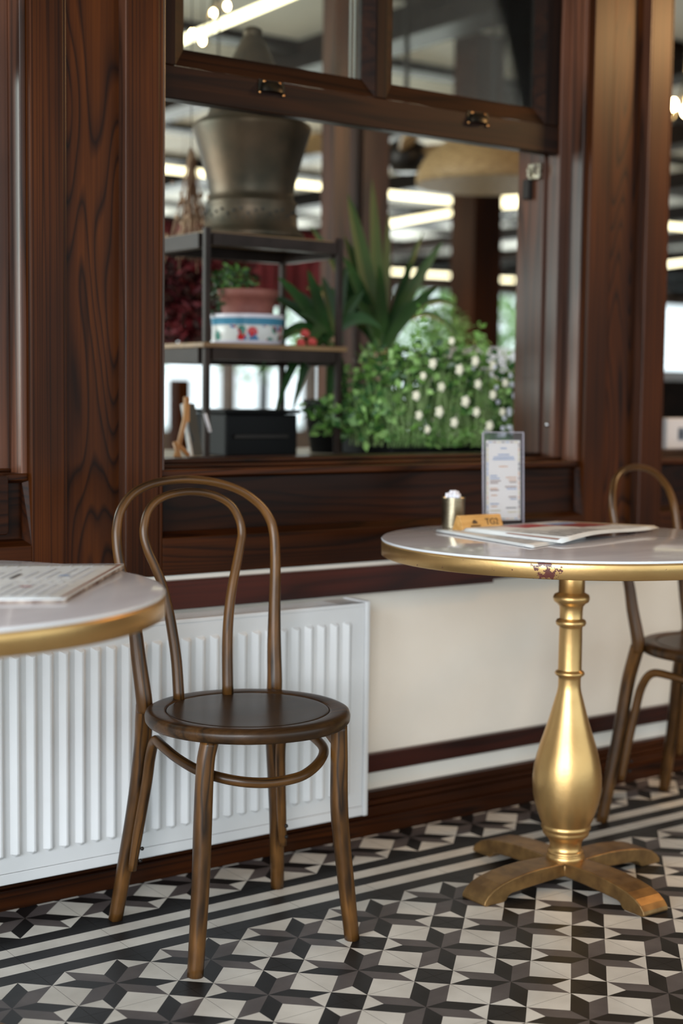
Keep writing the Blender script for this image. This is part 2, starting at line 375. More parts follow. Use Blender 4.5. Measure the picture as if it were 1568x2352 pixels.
# ------------------------------------------------------------------ panelled wall between veranda and inner room
XL, XR = -3.9, 5.4
b = MB().box(XL, XR, 0.605, 0.80, 0, 0.68)
struct(b.build('wall_back', plaster), 'cream plaster wall under the wooden windows', 'wall')
b = MB(); b.box(XL, XR, 0.56, 0.606, 0, 0.042); b.box(XL, XR, 0.572, 0.606, 0.042, 0.066); b.box(XL, XR, 0.578, 0.606, 0.068, 0.080); b.box(XL, XR, 0.583, 0.606, 0.082, 0.101)
struct(b.build('baseboard_back', wood_h, bevel=0.0015), 'stepped dark wooden skirting along the tiled floor', 'skirting')
struct(MB().box(XL, XR, 0.585, 0.606, 0.147, 0.193).build('trim_1', wood_red, bevel=0.003), 'red-brown rail across the cream wall above the skirting', 'rail')
b = MB().box(XL, 0.43, 0.583, 0.606, 0.592, 0.657); b.box(0.432, XR, 0.586, 0.606, 0.600, 0.657)
struct(b.build('trim_2', wood_red, bevel=0.002), 'red-brown board below the window panelling, above the radiator', 'board')

OPL, OPR, FT = -0.528, 0.764, 2.75
def bay(o, n):
    """one window bay, all numbers relative to the middle window"""
    e = bpy.data.objects.new(f'window_{n}', None); COL.objects.link(e); e.location = (o, 0, 0); e['kind'] = 'structure'
    e['label'] = {1: 'left window bay with a raised panel beside the left table', 2: 'middle window bay with the raised sash and plants behind', 3: 'right window bay cut off by the photo edge'}[n]
    e['category'] = 'window'
    # stiles
    b = MB()
    b.box(-0.616, OPL-0.010, 0.60, 0.70, 0.667, FT); b.box(OPL-0.0085, OPL, 0.6015, 0.70, 0.667, FT)
    b.box(OPR, 0.838, 0.60, 0.70, 0.667, FT); b.box(0.838, 0.8455, 0.604, 0.70, 0.667, FT)
    b.build('stile', wood_v, e, bevel=0.002)
    b = MB(); b.box(-0.6195, -0.6160, 0.6010, 0.6325, 0.667, FT); b.box(0.8455, 0.8520, 0.6180, 0.6325, 0.667, FT)  # paler wood paints the light on the stile's side face and bead
    b.build('lit_stile_edge', wood_jamb, e, bevel=0.001)
    # stepped jambs
    b = MB()
    b.box(0.750, OPR, 0.62, 0.84, 0.894, FT); b.box(0.722, 0.750, 0.677, 0.84, 0.905, FT); b.box(0.712, 0.722, 0.727, 0.83, 0.915, FT)
    b.box(OPL, -0.513, 0.62, 0.84, 0.894, FT); b.box(-0.513, -0.486, 0.677, 0.84, 0.905, FT); b.box(-0.486, -0.476, 0.727, 0.83, 0.915, FT)
    b.build('jamb', wood_jamb, e, bevel=0.002)
    # rails and sill
    b = MB(); b.box(OPL, OPR, 0.60, 0.66, 0.667, 0.751); b.box(OPL, OPR, 0.60, 0.84, FT-0.18, FT)
    b.build('rail', wood_h, e, bevel=0.002)
    b = MB(); b.box(OPL, OPR, 0.617, 0.84, 0.884, 0.900); b.box(-0.513, 0.750, 0.672, 0.84, 0.900, 0.908); b.box(-0.486, 0.722, 0.722, 0.84, 0.908, 0.918)
    b.build('sill', wood_h, e, bevel=0.003)
    # recessed wainscot panel with sloping border
    b = MB(); z0, z1, xa, xb = 0.751, 0.884, OPL, OPR
    i0 = (xa, 0.600, z0); w = 0.012
    out = [(xa, 0.601, z0), (xb, 0.601, z0), (xb, 0.617, z1), (xa, 0.617, z1)]
    inn = [(xa+w, 0.622, z0+w), (xb-w, 0.622, z0+w), (xb-w, 0.622, z1-0.004), (xa+w, 0.622, z1-0.004)]
    for k in range(4):
        q = (k+1) % 4; b.poly([out[k], out[q], inn[q], inn[k]], 0)
    b.poly([(xa+w, 0.632, z0+w), (xb-w, 0.632, z0+w), (xb-w, 0.632, z1), (xa+w, 0.632, z1)], 0)
    for k in range(4):
        q = (k+1) % 4; A, B = inn[k], inn[q]; b.poly([A, B, (B[0], 0.632, B[2]), (A[0], 0.632, A[2])], 0)
    b.build('panel', wood_panel, e)
    return e
bays = {1: bay(-1.6, 1), 2: bay(0.0, 2), 3: bay(1.6, 3)}
# raised board with rounded corner in the left bay
pts = []
def rrect(x0, x1, z0, z1, r, n=6):
    P = []
    for cx, cz, a0 in ((x1-r, z1-r, 0), (x0+r, z1-r, 90), (x0+r, z0+r, 180), (x1-r, z0+r, 270)):
        for k in range(n+1):
            a = math.radians(a0+90*k/n); P.append((cx+r*math.cos(a), cz+r*math.sin(a)))
    return P
MB().prism(rrect(-0.45, 0.715, 0.775, 0.898, 0.008)[::-1], 0.604, 0.632, axis='y').build('raised_panel', wood_panel, bays[1], bevel=0.002)
# pilaster boards between the bays
for n, o in ((1, -1.6), (2, 0.0), (3, 1.6)):
    b = MB(); b.box(o+0.8455, o+0.984, 0.632, 0.70, 0.667, FT)
    struct(b.build(f'trim_{n+2}', wood_v2), ['grained wooden board between the left and middle windows', 'grained wooden board between the middle and right windows', 'wooden board beyond the right window'][n-1], 'board')
b = MB().box(XL, XR, 0.60, 0.84, FT, 3.2)
struct(b.build('wall_top', wood_h), 'dark wooden head of the wall above the windows', 'wall')
# wall ends beyond the three bays
b = MB().box(XL, -2.216, 0.60, 0.84, 0.677, FT); b.box(2.584, XR, 0.60, 0.84, 0.677, FT)
struct(b.build('wall_sides', wood_v), 'dark wooden panelling beyond the outer windows', 'wall')

# sash (raised) with two panes
def sash(e, cut=None):
    z0, z1 = 1.720, 2.56; y0, y1 = 0.682, 0.720; x0, x1 = -0.484, 0.720
    s = MB(); s.box(x0, x1, y0, y1, z0, 1.793); s.box(x0, x1, y0, y1, z1-.07, z1)
    S = s.build('sash', wood_sash, e, bevel=0.002)
    s = MB(); s.box(x0, -0.452, y0, y1, 1.794, z1-.071); s.box(0.672, x1, y0, y1, 1.794, z1-.071); s.box(0.104, 0.137, y0, y1, 1.794, z1-.071)
    s.build('sash_stile', wood_sashv, S, bevel=0.002)
    for xa, xb in ((-0.452, 0.104), (0.137, 0.672)):
        f = MB(); w = 0.030; zt = z1-.071; zb = 1.794
        o4 = [(xa, y0+.004, zb), (xb, y0+.004, zb), (xb, y0+.004, zt), (xa, y0+.004, zt)]
        i4 = [(xa+w, y0+.020, zb+w+.012), (xb-w, y0+.020, zb+w+.012), (xb-w, y0+.020, zt-w), (xa+w, y0+.020, zt-w)]
        for k in range(4):
            q = (k+1) % 4; f.poly([o4[k], o4[q], i4[q], i4[k]])
            f.poly([i4[k], i4[q], (i4[q][0], y1, i4[q][2]), (i4[k][0], y1, i4[k][2])])
        f.build('glazing_bead', wood_sash, S)
        MB().box(xa+w-.003, xb-w+.003, 0.7035, 0.7065, zb+w+.006, zt-w+.004).build('window_pane', pane_glass, S)
    return S
S2 = sash(bays[2]); sash(bays[1])
def cup_pull(parent, x, z):
    b = MB(); n = 14; w, h, d = 0.031, 0.026, 0.019
    # hood: quarter-barrel bulging outwards, open below
    rows = []
    for i in range(7):
        t = i/6*PI/2
        rows.append([(x+w*math.cos(PI-PI*k/n)*(0.35+0.65*math.sin(t)), 0.682-0.0015-d*math.sin(t)*math.sin(PI*k/n)**0.7, z+h*math.cos(t)-0.006) for k in range(n+1)])
    base = len(b.v)
    for r_ in rows: b.v += r_
    for i in range(6):
        for k in range(n):
            a = base+i*(n+1)+k; b.face((a, a+1, a+n+2, a+n+1), 0, True)
    b.box(x-0.034, x+0.034, 0.6795, 0.683, z+0.013, z+0.021); b.box(x-0.036, x-0.029, 0.6795, 0.683, z-0.013, z+0.014); b.box(x+0.029, x+0.036, 0.6795, 0.683, z-0.013, z+0.014)
    h_ = b.build('handle', pull_metal, parent)
    for sx, sz in ((-0.0325, -0.009), (0.0325, -0.009), (-0.021, 0.017), (0.021, 0.017)):
        MB().ball((x+sx, 0.679, z+sz), 0.0038).build('screw', copper_screw, h_)
cup_pull(S2, -0.201, 1.772); cup_pull(S2, 0.431, 1.776)
# roller-blind bead chains hanging behind the panes
for i, x in enumerate((0.085, 0.640, 0.112)):
    b = MB()
    y = 0.745 if i < 2 else 0.80
    for k in range(130): b.ball((x, y, 1.83+k*0.0062), 0.0026, n=6, k=4)
    for k in range(130): b.ball((x+0.006, y+0.012, 1.83+k*0.0062), 0.0026, n=6, k=4)
    tag(b.build('bead_chain', chain_m), ['white bead chain hanging behind the left pane of the raised sash, nearer the glass', 'white bead chain hanging behind the right pane of the raised sash', 'white bead chain behind the left pane, the one farther back'][i], 'chain', 'bead chains behind the sash')
# latch on the right jamb
t = thing('sash_latch', 'worn metal latch on dark block at the top of the right jamb', 'latch', (0.712, 0.70, 1.66))
M_ = MB(); M_.box(-0.012, 0.0, -0.022, 0.022, 0.005, 0.048); M_.box(-0.03, -0.012, -0.018, -0.008, 0.018, 0.044); M_.box(-0.022, -0.012, 0.006, 0.016, 0.012, 0.036)
M_.build('latch_plate', latch_metal, t, bevel=0.002)
MB().box(-0.018, 0.0, 0.012, 0.036, -0.046, 0.008).build('latch_block', iron, t, bevel=0.002)
t.location = (0.710, 0.755, 1.655)
tag(MB().ball((0.718, 0.700, 0.995), 0.006).build('jamb_knob', plain('knob_steel', (.6, .6, .62), .25, metal=1.0)), 'small shiny knob low on the right jamb', 'knob')

# ------------------------------------------------------------------ radiator
def radiator():
    t = thing('radiator', 'white ribbed panel radiator on the wall behind the chair', 'radiator', (0, 0, 0))
    x0, x1, yf, yb, z0, z1 = -1.62, -0.046, 0.500, 0.590, 0.077, 0.583
    b = MB()
    per = 0.0357; dep = 0.0090
    # ribbed sheet: columns across x, rows down z
    xs = []; x = x0+0.045; cols = [(x0, 0), (x, 0)]
    while x < x1-0.055:
        cols += [(x+0.0015, 0), (x+0.0135, 1), (x+0.0185, 1), (x+0.0265, 0), (x+per-0.0001, 0)]; x += per
    cols.append((x1, 0)); rows = [(0.100, 0), (0.131, 0), (0.138, 1), (0.537, 1), (0.544, 0), (z1-0.006, 0)]
    base = len(b.v)
    for z, rz in rows:
        for cx, c in cols: b.v.append((cx, yf-dep*c*rz, z))
    nc = len(cols)
    for i in range(len(rows)-1):
        for k in range(nc-1): b.face((base+i*nc+k, base+i*nc+k+1, base+(i+1)*nc+k+1, base+(i+1)*nc+k), 0, False)
    b.build('front_panel', white_paint, t, bevel=0.002, seg=3)
    b = MB().box(x0, x1, yf-0.002, yf+0.006, z0, 0.099); b.box(x0, x1, yf+0.001, yb, z0+0.004, z0+0.010)
    b.box(x0, x1, yf-0.0015, yf+0.004, z1-0.007, z1+0.002); b.box(x0, x1, yb-0.012, yb, z0, z1)
    b.build('frame', white_paint, t, bevel=0.0015)
    b = MB().box(x0-0.014, x0-0.001, yf-0.004, yb, z0-0.002, z1+0.006)
    b.build('side_cover', white_paint, t, bevel=0.003)
    MB().box(x1+0.001, x1+0.014, yf-0.004, yb, z0-0.002, z1+0.006).build('side_cover', white_paint, t, bevel=0.003)
    b = MB(); k = x0
    while k < x1-0.07:
        b.box(k, k+0.0055, yf+0.010, yb-0.012, z1-0.002, z1+0.002); k += 0.0098
    b.box(x1-0.068, x1, yf+0.002, yb-0.010, z1-0.002, z1+0.002); b.box(x0, x1, yf+0.003, yf+0.011, z1-0.002, z1+0.002)
    b.build('top_grille', white_paint, t)
    MB().box(x0+.01, x1-.01, yf+0.012, yb-0.014, 0.13, z1-0.012).build('fins', plain('fins_grey', (0.25, 0.25, 0.25), 0.6), t)
    for x in (-1.4, -0.25):
        for z in (.2, .45): MB().box(x-.02, x+.02, yb-.002, 0.606, z, z+.05).build('bracket', white_paint, t)
radiator()

# ------------------------------------------------------------------ bentwood chair
O_ = [(-.1475,.156,.440),(-.151,.155,.474),(-.1555,.169,.545),(-.160,.179,.610),(-.172,.195,.680),(-.181,.205,.735),(-.183,.213,.774),(-.180,.219,.803),(-.169,.225,.836),(-.142,.232,.866),(-.100,.235,.885),(-.045,.237,.893),(.004,.237,.892),(.054,.234,.884),(.106,.231,.866),(.147,.225,.836),(.168,.219,.805),(.174,.213,.775),(.173,.205,.736),(.168,.195,.684),(.159,.181,.616),(.151,.167,.547),(.145,.153,.474),(.146,.158,.440)]
RO = [.0166,.0164,.0150,.0135,.0115,.0105,.0100,.0098,.0093,.0090,.0088,.0087,.0087,.0088,.0090,.0092,.0098,.0102,.0108,.0118,.0130,.0148,.0160,.0164]
I_ = [(-.076,.150,.456),(-.075,.164,.532),(-.079,.178,.598),(-.085,.187,.645),(-.093,.196,.688),(-.106,.203,.725),(-.117,.208,.752),(-.123,.214,.779),(-.122,.218,.802),(-.111,.224,.831),(-.088,.228,.853),(-.052,.230,.865),(-.006,.231,.868),(.040,.229,.860),(.077,.225,.839),(.095,.220,.808),(.098,.214,.780),(.092,.209,.757),(.079,.201,.716),(.066,.193,.676),(.053,.183,.623),(.042,.169,.556),(.034,.150,.456)]
RI = [.0115,.0112,.0108,.0102,.0098,.0095,.0092,.0090,.0088,.0085,.0083,.0082,.0082,.0082,.0083,.0086,.0090,.0093,.0097,.0100,.0106,.0112,.0116]
def chair(label, loc, rz):
    t = thing('bentwood_chair', label, 'chair', loc, rz, 'bentwood cafe chairs')
    MB().tube(O_, RO, 14, sub=5).build('backrest_hoop', chair_wood, t)
    b = MB().tube(I_, RI, 12, sub=5)
    ih = b.build('inner_hoop', chair_wood, t); ih['label'] = 'inner bent hoop of the backrest with a joint at its top'
    # two screws / joint collar at the top of the inner hoop
    # seat: bent rim and pressed panel
    prof = [(0.150, 0.4335), (0.186, 0.4325), (0.1945, 0.4345), (0.1985, 0.440), (0.1995, 0.450), (0.197, 0.4575), (0.191, 0.4605), (0.184, 0.4612), (0.1640, 0.4596), (0.1600, 0.4586), (0.1590, 0.4565), (0.158, 0.450)]
    st = MB().lathe(prof, n=96).build('seat', seat_rimw, t)
    pn = [(0.0001, 0.4560), (0.05, 0.4561), (0.10, 0.4566), (0.135, 0.4576), (0.1530, 0.4586), (0.1570, 0.4585), (0.1582, 0.4568), (0.1582, 0.444), (0.0001, 0.444)]
    MB().lathe(pn, n=96).build('seat_panel', seat_top, st)
    legs = [([(-.1475,.1565,.452), (-.145,.166,.42), (-.141,.183,.357), (-.150,.197,.24), (-.166,.212,.113), (-.1805,.226,0)], [.0170,.0170,.0165,.0160,.0150,.0138]),
            ([(.1455,.1575,.452), (.149,.166,.42), (.162,.184,.33), (.180,.202,.19), (.190,.217,.10), (.201,.232,0)], [.0170,.0170,.0165,.0160,.0150,.0138]),
            ([(-.1395,-.110,.434), (-.1475,-.110,.385), (-.153,-.112,.28), (-.157,-.1145,.19), (-.163,-.117,.10), (-.171,-.120,0)], [.0158,.0165,.0170,.0168,.0160,.0148]),
            ([(.1406,-.110,.434), (.1418,-.110,.37), (.1430,-.110,.275), (.1510,-.109,.200), (.166,-.108,.09), (.179,-.1065,0)], [.0158,.0165,.0172,.0168,.0158,.0145])]
    for i, (p, r_) in enumerate(legs):
        MB().tube(p, r_, 16, sub=6, ex=0.82 if i < 2 else 0.9).build('leg', chair_wood, t)
    ring = [(-.163,.183,.112), (-.155,.176,.18), (-.142,.160,.29), (-.140,.146,.350), (-.143,.118,.388), (-.152,.065,.390), (-.150,0,.379), (-.134,-.068,.367), (-.093,-.120,.357), (-.040,-.143,.351), (.010,-.148,.352), (.050,-.141,.357), (.100,-.108,.368), (.135,-.062,.379), (.150,.010,.388), (.152,.070,.392), (.153,.112,.390), (.157,.142,.355), (.162,.156,.30), (.175,.172,.19), (.186,.184,.110)]
    rr = [.0085,.0105,.0108,.0108,.0105]+[.0098]*11+[.0105,.0108,.0108,.0105,.0085]
    s = MB().tube(ring, rr, 12, sub=5).build('stretcher', chair_wood, t); s['label'] = 'bent brace running round under the seat and down the rear legs'
    for x, y, z in ((-.1585,.172,.135), (-.156,.169,.160), (.1745,.166,.135), (.172,.162,.160)):
        MB().ball((x+.006, y-.006, z), 0.0042, n=8, k=5).build('screw', iron, s)
    for sx, ry in ((1, -.110), (-1, -.110)):
        b = MB(); A = Vector((sx*.1406, ry, 0)); dr = Vector((-sx*.6, .55, 0)).normalized(); pr = Vector((-dr.y, dr.x, 0))*0.007
        P = [A+dr*.010, A+dr*.042]
        b.v += [tuple(P[0]+pr+Vector((0,0,.392))), tuple(P[0]-pr+Vector((0,0,.392))), tuple(P[0]-pr+Vector((0,0,.433))), tuple(P[0]+pr+Vector((0,0,.433))), tuple(P[1]+pr+Vector((0,0,.433))), tuple(P[1]-pr+Vector((0,0,.433)))]
        for q in ((0,1,2,3), (0,4,5,1), (3,2,5,4), (0,3,4), (1,5,2)): b.face(q)
        b.build('corner_block', seat_rimw, t)
    return t
c1 = chair('dark bentwood chair with twin-hoop back standing in front of the radiator', (-0.587, 0.153, 0), math.radians(-4))
c2 = copy_tree(c1)
for ch in list(c2.children):      # the right-hand chair has a single hoop
    if ch.name.startswith('inner_hoop'): bpy.data.objects.remove(ch)
th2 = math.radians(17); bx_, by_ = -math.sin(th2), math.cos(th2)
c2.location = (0.767-.225*bx_-.010*by_, 0.385-.225*by_+.010*bx_, 0); c2.rotation_euler = (0, 0, th2)
c2['label'] = 'bentwood chair half cut off by the right edge, beyond the gold pedestal table'

# ------------------------------------------------------------------ pedestal tables
def cafe_table(label, loc, rz, h, R):
    t = thing('pedestal_table', label, 'table', loc, rz)
    MB().lathe([(0.0001, h-.006), (R-.004, h-.006), (R-.001, h-.005), (R, h-.003), (R-.0015, h-.0005), (R-.004, h), (0.0001, h)], n=160, mats=[1,1,1,1,0,0]).build('tabletop', [table_top, top_edge], t)
    e = MB().lathe([(R-.03, -.032), (R-.004, -.032), (R-.001, -.030), (R-.0005, -.003), (R-.0015, -.0005), (R-.03, -.0005)], n=160)
    e.lathe([(0.0001, -.0325), (R-.012, -.0325), (R-.012, -.018), (0.0001, -.018)], n=96)
    ee = e.build('edge_band', gold_peel, t, loc=(0, 0, h-.006)); ee['label'] = 'gold metal band round the tabletop, flaking in places'
    k = h/.76
    prof = [(.0001,.715),(.05,.715),(.05,.705),(.030,.703),(.0287,.690),(.0285,.645),(.031,.643),(.0375,.640),(.0400,.634),(.0400,.630),(.0375,.624),(.031,.620),(.0290,.617),(.0262,.614),(.0252,.605),(.0250,.588),(.0255,.5865),(.0310,.584),(.0332,.580),(.0332,.576),(.0310,.572),(.0262,.5695),(.0252,.565),(.0256,.53),(.0258,.475),(.0262,.4725),(.0305,.470),(.0325,.467),(.0325,.464),(.0305,.461),(.0258,.4585),(.0246,.452),(.0247,.436),(.0270,.422),(.0320,.405),(.0365,.388),(.0440,.360),(.0530,.332),(.0612,.307),(.0680,.283),(.0732,.258),(.0760,.234),(.0760,.214),(.0738,.192),(.0700,.174),(.0645,.156),(.0590,.140),(.0535,.129),(.0530,.127),(.0545,.124),(.0545,.119),(.0520,.1165),(.0508,.115),(.0515,.112),(.0510,.107),(.0470,.102),(.0400,.096),(.0360,.089),(.0348,.080),(.0352,.072),(.0375,.069),(.0395,.067),(.0400,.064),(.0385,.0615),(.0400,.060),(.0420,.056),(.0425,.052),(.0410,.047),(.0405,.044)]
    MB().lathe([(r_, z*k) for r_, z in prof], n=64).build('pedestal', gold, t)
    side = [(.015,.049),(.06,.0515),(.11,.0525),(.150,.0505),(.190,.0460),(.220,.0400),(.243,.0320),(.258,.0220),(.267,.0120),(.269,.004),(.266,.0),(.212,.0),(.206,.003),(.199,.012),(.190,.0150),(.150,.0175),(.09,.0200),(.015,.0210)]
    for a in range(4):
        M = Matrix.Rotation(math.radians(90*a), 4, 'Z')
        b = MB(); n = len(side)
        # arm swept in local xz, a little wider at the toe
        for sgn in (-1, 1):
            for x, z in side: b.v.append(tuple(M @ Vector((x, sgn*(0.0315+0.006*(x/.27)), z))))
        b.face(range(n)); b.face(list(range(n, 2*n))[::-1])
        for i in range(n):
            j = (i+1) % n; b.face((i, n+i, n+j, j))
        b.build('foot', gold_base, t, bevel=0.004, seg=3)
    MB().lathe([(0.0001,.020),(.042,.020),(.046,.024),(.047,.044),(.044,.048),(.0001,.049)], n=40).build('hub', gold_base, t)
    return t
cafe_table('round table with flaked gold rim, turned gold pedestal and papers on top', (0.19, 0.06, 0), math.radians(0), 0.76, 0.419)
cafe_table('round grey-topped table cut off by the left edge, open menu on it', (-1.393, -0.106, 0), math.radians(30), 0.776, 0.419)

# ------------------------------------------------------------------ things on the right table (top at 0.760)
ZT = 0.7605
t = thing('sugar_cup', 'small round brushed metal cup filled with white sugar sachets', 'cup', (0.135, 0.400, ZT))
MB().lathe([(0.0001, 0.001), (.0255, 0.001), (.0265, .0), (.0270, .003), (.0272, .071), (.0276, .0735), (.0268, .0735), (.0262, .069), (.0262, .008), (.0001, .008)], n=40).build('cup_body', brass, t)
for i, (dx, dy, a, zz) in enumerate(((-.013,.002,8,.0835), (-.006,-.006,-14,.080), (.002,.004,4,.089), (.004,-.005,20,.087), (.012,.003,-8,.081), (.010,-.008,35,.079), (-.004,.010,60,.084))):
    M = Matrix.Translation((.135+dx, .400+dy, ZT+.009)) @ Matrix.Rotation(math.radians(a), 4, 'Z')
    o = MB().box(-.010, .010, -.0022, .0022, 0, zz-.009, M=M).build('sugar_sachet', sugar, bevel=0.0015)
    tag(o, 'white sugar sachet standing in the metal cup on the gold-rimmed table', 'sachet', 'sugar sachets in the cup')
# menu stand
mv = Vector((.105, -.030, 0)).normalized(); mn = Vector((mv.y, -mv.x, 0))   # mn points to the room side
ang = math.atan2(mv.y, mv.x)
t = thing('menu_stand', 'upright clear acrylic stand holding a narrow printed menu card', 'menu stand', (0.295, 0.402, ZT), ang)
W_, H_ = .0545, .2250
LEAN = Matrix.Rotation(math.radians(-3), 4, 'X')
b = MB().box(-W_, W_, -.0025, -.0010, 0.001, H_, M=LEAN); b.box(-W_, W_, .0012, .0028, 0.001, H_, M=LEAN)
b.build('acrylic_sleeve', acrylic, t)
b = MB()
for x in (-W_, W_-.0016): b.box(x, x+.0016, -.003, .003, .001, H_, M=LEAN)
b.box(-W_, W_, -.003, .003, H_-.0016, H_, M=LEAN)
eb = b.build('acrylic_edge', acr_edge, t); eb['label'] = 'lilac-tinted polished edge of the stand'
b = MB().box(-W_-.004, W_+.004, -.032, .032, 0, .0022); b.build('foot_plate', acrylic, t)
cd_ = MB().box(-.0455, .0455, -.0006, .0008, .012, .205, M=LEAN).build('menu_card', card_light, t)
b = MB(); rnd = random.Random(3)
def strip(x0, x1, z0, z1, m, y=-.0008): x0 *= 1.18; x1 *= 1.18; z0 *= 1.02; z1 *= 1.02; b.box(x0, x1, y-.0002, y, z0, z1, m, M=LEAN)
for k in range(16):    # coloured border
    z = .016+k*.0113; strip(-.0365, -.0345, z, z+.009, [0,1,3,4][rnd.randrange(4)]); strip(.0345, .0365, z, z+.009, [2,1,3,4][rnd.randrange(4)])
for k in range(7):
    x = -.033+k*.0097; strip(x, x+.0075, .0145, .0165, [1,4,0,3][k % 4]); strip(x, x+.0075, .1955, .1975, [0,2,4,3][k % 4])
for z, xa, xb, m in ((.181,-.006,.008,0),(.166,-.012,.014,0),(.160,-.022,.024,0),(.155,-.024,.026,0),(.138,-.010,.010,1),
                     (.116,-.030,-.014,0),(.110,-.030,-.008,0),(.104,-.030,-.006,2),(.099,-.030,-.012,2),(.112,.006,.030,1),(.106,.012,.030,1),(.101,.014,.030,2),
                     (.086,-.030,-.013,1),(.082,-.030,-.010,2),(.090,.004,.030,2),(.085,.008,.030,0),(.070,-.028,-.014,1),(.066,.012,.030,2),(.061,.016,.030,0),
                     (.050,-.030,-.010,0),(.044,-.028,-.014,1),(.040,.006,.030,3),(.034,-.030,-.006,4),(.030,.010,.030,4)):
    strip(xa, xb, z, z+.0022, m)
b.build('menu_print', [print_blue, print_orange, print_brown, print_dark, print_yellow], cd_)
# wooden table-number block
sv = Vector((.119, -.041, 0)); sa = math.atan2(sv.y, sv.x)
t = thing('table_number_block', 'triangular orange-varnished wooden block stamped TG2', 'table sign', (0.130, 0.305, ZT+.0052), math.radians(0))
b = MB().prism([(-.020, 0), (.020, 0), (.006, .034), (-.006, .034)], -.062, .062, axis='x')
blk = b.build('block', [sign_wood], t, bevel=0.0015)
# sloping front face: local -y side
fx = Matrix.Translation((0, -.0202, 0)) @ Matrix.Rotation(math.atan2(.034, .014), 4, 'X')
text_mesh('block_number', 'TG2', .022, ink, blk, Matrix.Translation((0, -.0204, 0)) @ Matrix.Rotation(math.atan2(.034, .014), 4, 'X') @ Matrix.Translation((.030, .0125, .0002)))
b = MB(); Mf = Matrix.Translation((0, -.0204, 0)) @ Matrix.Rotation(math.atan2(.034, .014), 4, 'X')
b.prism([( -.030,.018),(-.026,.0165),(-.018,.0165),(-.013,.018),(-.015,.021),(-.019,.0245),(-.0225,.026),(-.026,.024),(-.029,.021)], .0001, .0005, M=Mf)
for k in range(11):
    x = -.036+k*.0027; b.prism([(x, .0095), (x+.0019, .0095), (x+.0019, .0125), (x, .0125)], .0001, .0005, M=Mf)
b.build('block_stamp', ink, blk)
# newspapers
def sheet(name, label, corners, z, bend, layers, mats, prints, group='papers on the gold-rimmed table'):
    """corners: 4 xy points (near-left, near-right, far-right, far-left); slightly curled pages"""
    C4 = [Vector((*c, 0)) for c in corners]; n, m_ = 14, 10
    cx = sum((c for c in C4), Vector())/4
    t = thing(name, label, 'newspaper', (cx.x, cx.y, z), 0, group)
    def pt(u, v, dz=0):
        p = (C4[0]*(1-u)+C4[1]*u)*(1-v)+(C4[3]*(1-u)+C4[2]*u)*v - cx
        return (p.x, p.y, bend(u, v)+dz)
    for L in range(layers):
        b = MB(); s = L*.012; dz = L*.0016
        def q(u, v): return pt(min(1, max(0, u*(1-s)+s*.2)), min(1, v*(1-s)+s*.6), dz)
        b.v = [q(i/n, j/m_) for i in range(n+1) for j in range(m_+1)]
        for i in range(n):
            for j in range(m_):
                a = i*(m_+1)+j; b.face((a, a+m_+1, a+m_+2, a+1), 0, True)
        o = b.build('page', mats, t)
        sd = o.modifiers.new('solid', 'SOLIDIFY'); sd.thickness = 0.0012; sd.offset = 1
    # printed blocks on the top sheet
    b = MB(); dz = (layers-1)*.0016+.0015
    for (u0, u1, v0, v1, mm) in prints:
        k = max(1, int((u1-u0)*14)); l = max(1, int((v1-v0)*10))
        for i in range(k):
            for j in range(l):
                a0, a1 = u0+(u1-u0)*i/k, u0+(u1-u0)*(i+1)/k; c0, c1 = v0+(v1-v0)*j/l, v0+(v1-v0)*(j+1)/l
                b.poly([pt(a0, c0, dz), pt(a1, c0, dz), pt(a1, c1, dz), pt(a0, c1, dz)], mm)
    b.build('printed_areas', [paper_grey, print_red, print_dark, print_orange, paper, print_blue, print_red2, print_pink], t)
    return t
sheet('newspaper', 'lower folded white paper under the newspaper, by the cup', [(-.020, -.035), (.230, .060), (.250, .340), (.040, .350)], ZT, lambda u, v: 0.0003+.0015*abs(u-.5), 3, [paper],
      [(.05,.4,.1,.5,0), (.5,.9,.2,.8,0)])
pr = [(.06,.36,.30,.62,1), (.28,.62,.60,.93,6), (.02,.09,.10,.9,0), (.36,.62,.08,.22,0), (.62,.95,.10,.55,0), (.60,.95,.62,.92,0), (.14,.30,.66,.92,5), (.45,.95,.0,.035,7)]
for k in range(9): pr.append((.68+.03*(k % 2), .93, .10+.05*k, .115+.05*k, 2))
sheet('newspaper', 'colour newspaper with red pictures lying open on the gold-rimmed table', [(.068, .292), (.068, -.032), (.520, .111), (.400, .325)], ZT+.0050, lambda u, v: 0.001+.007*math.sin(PI*min(1,v*1.15))*u+.002*math.sin(7*v)*u, 4, [paper], pr)

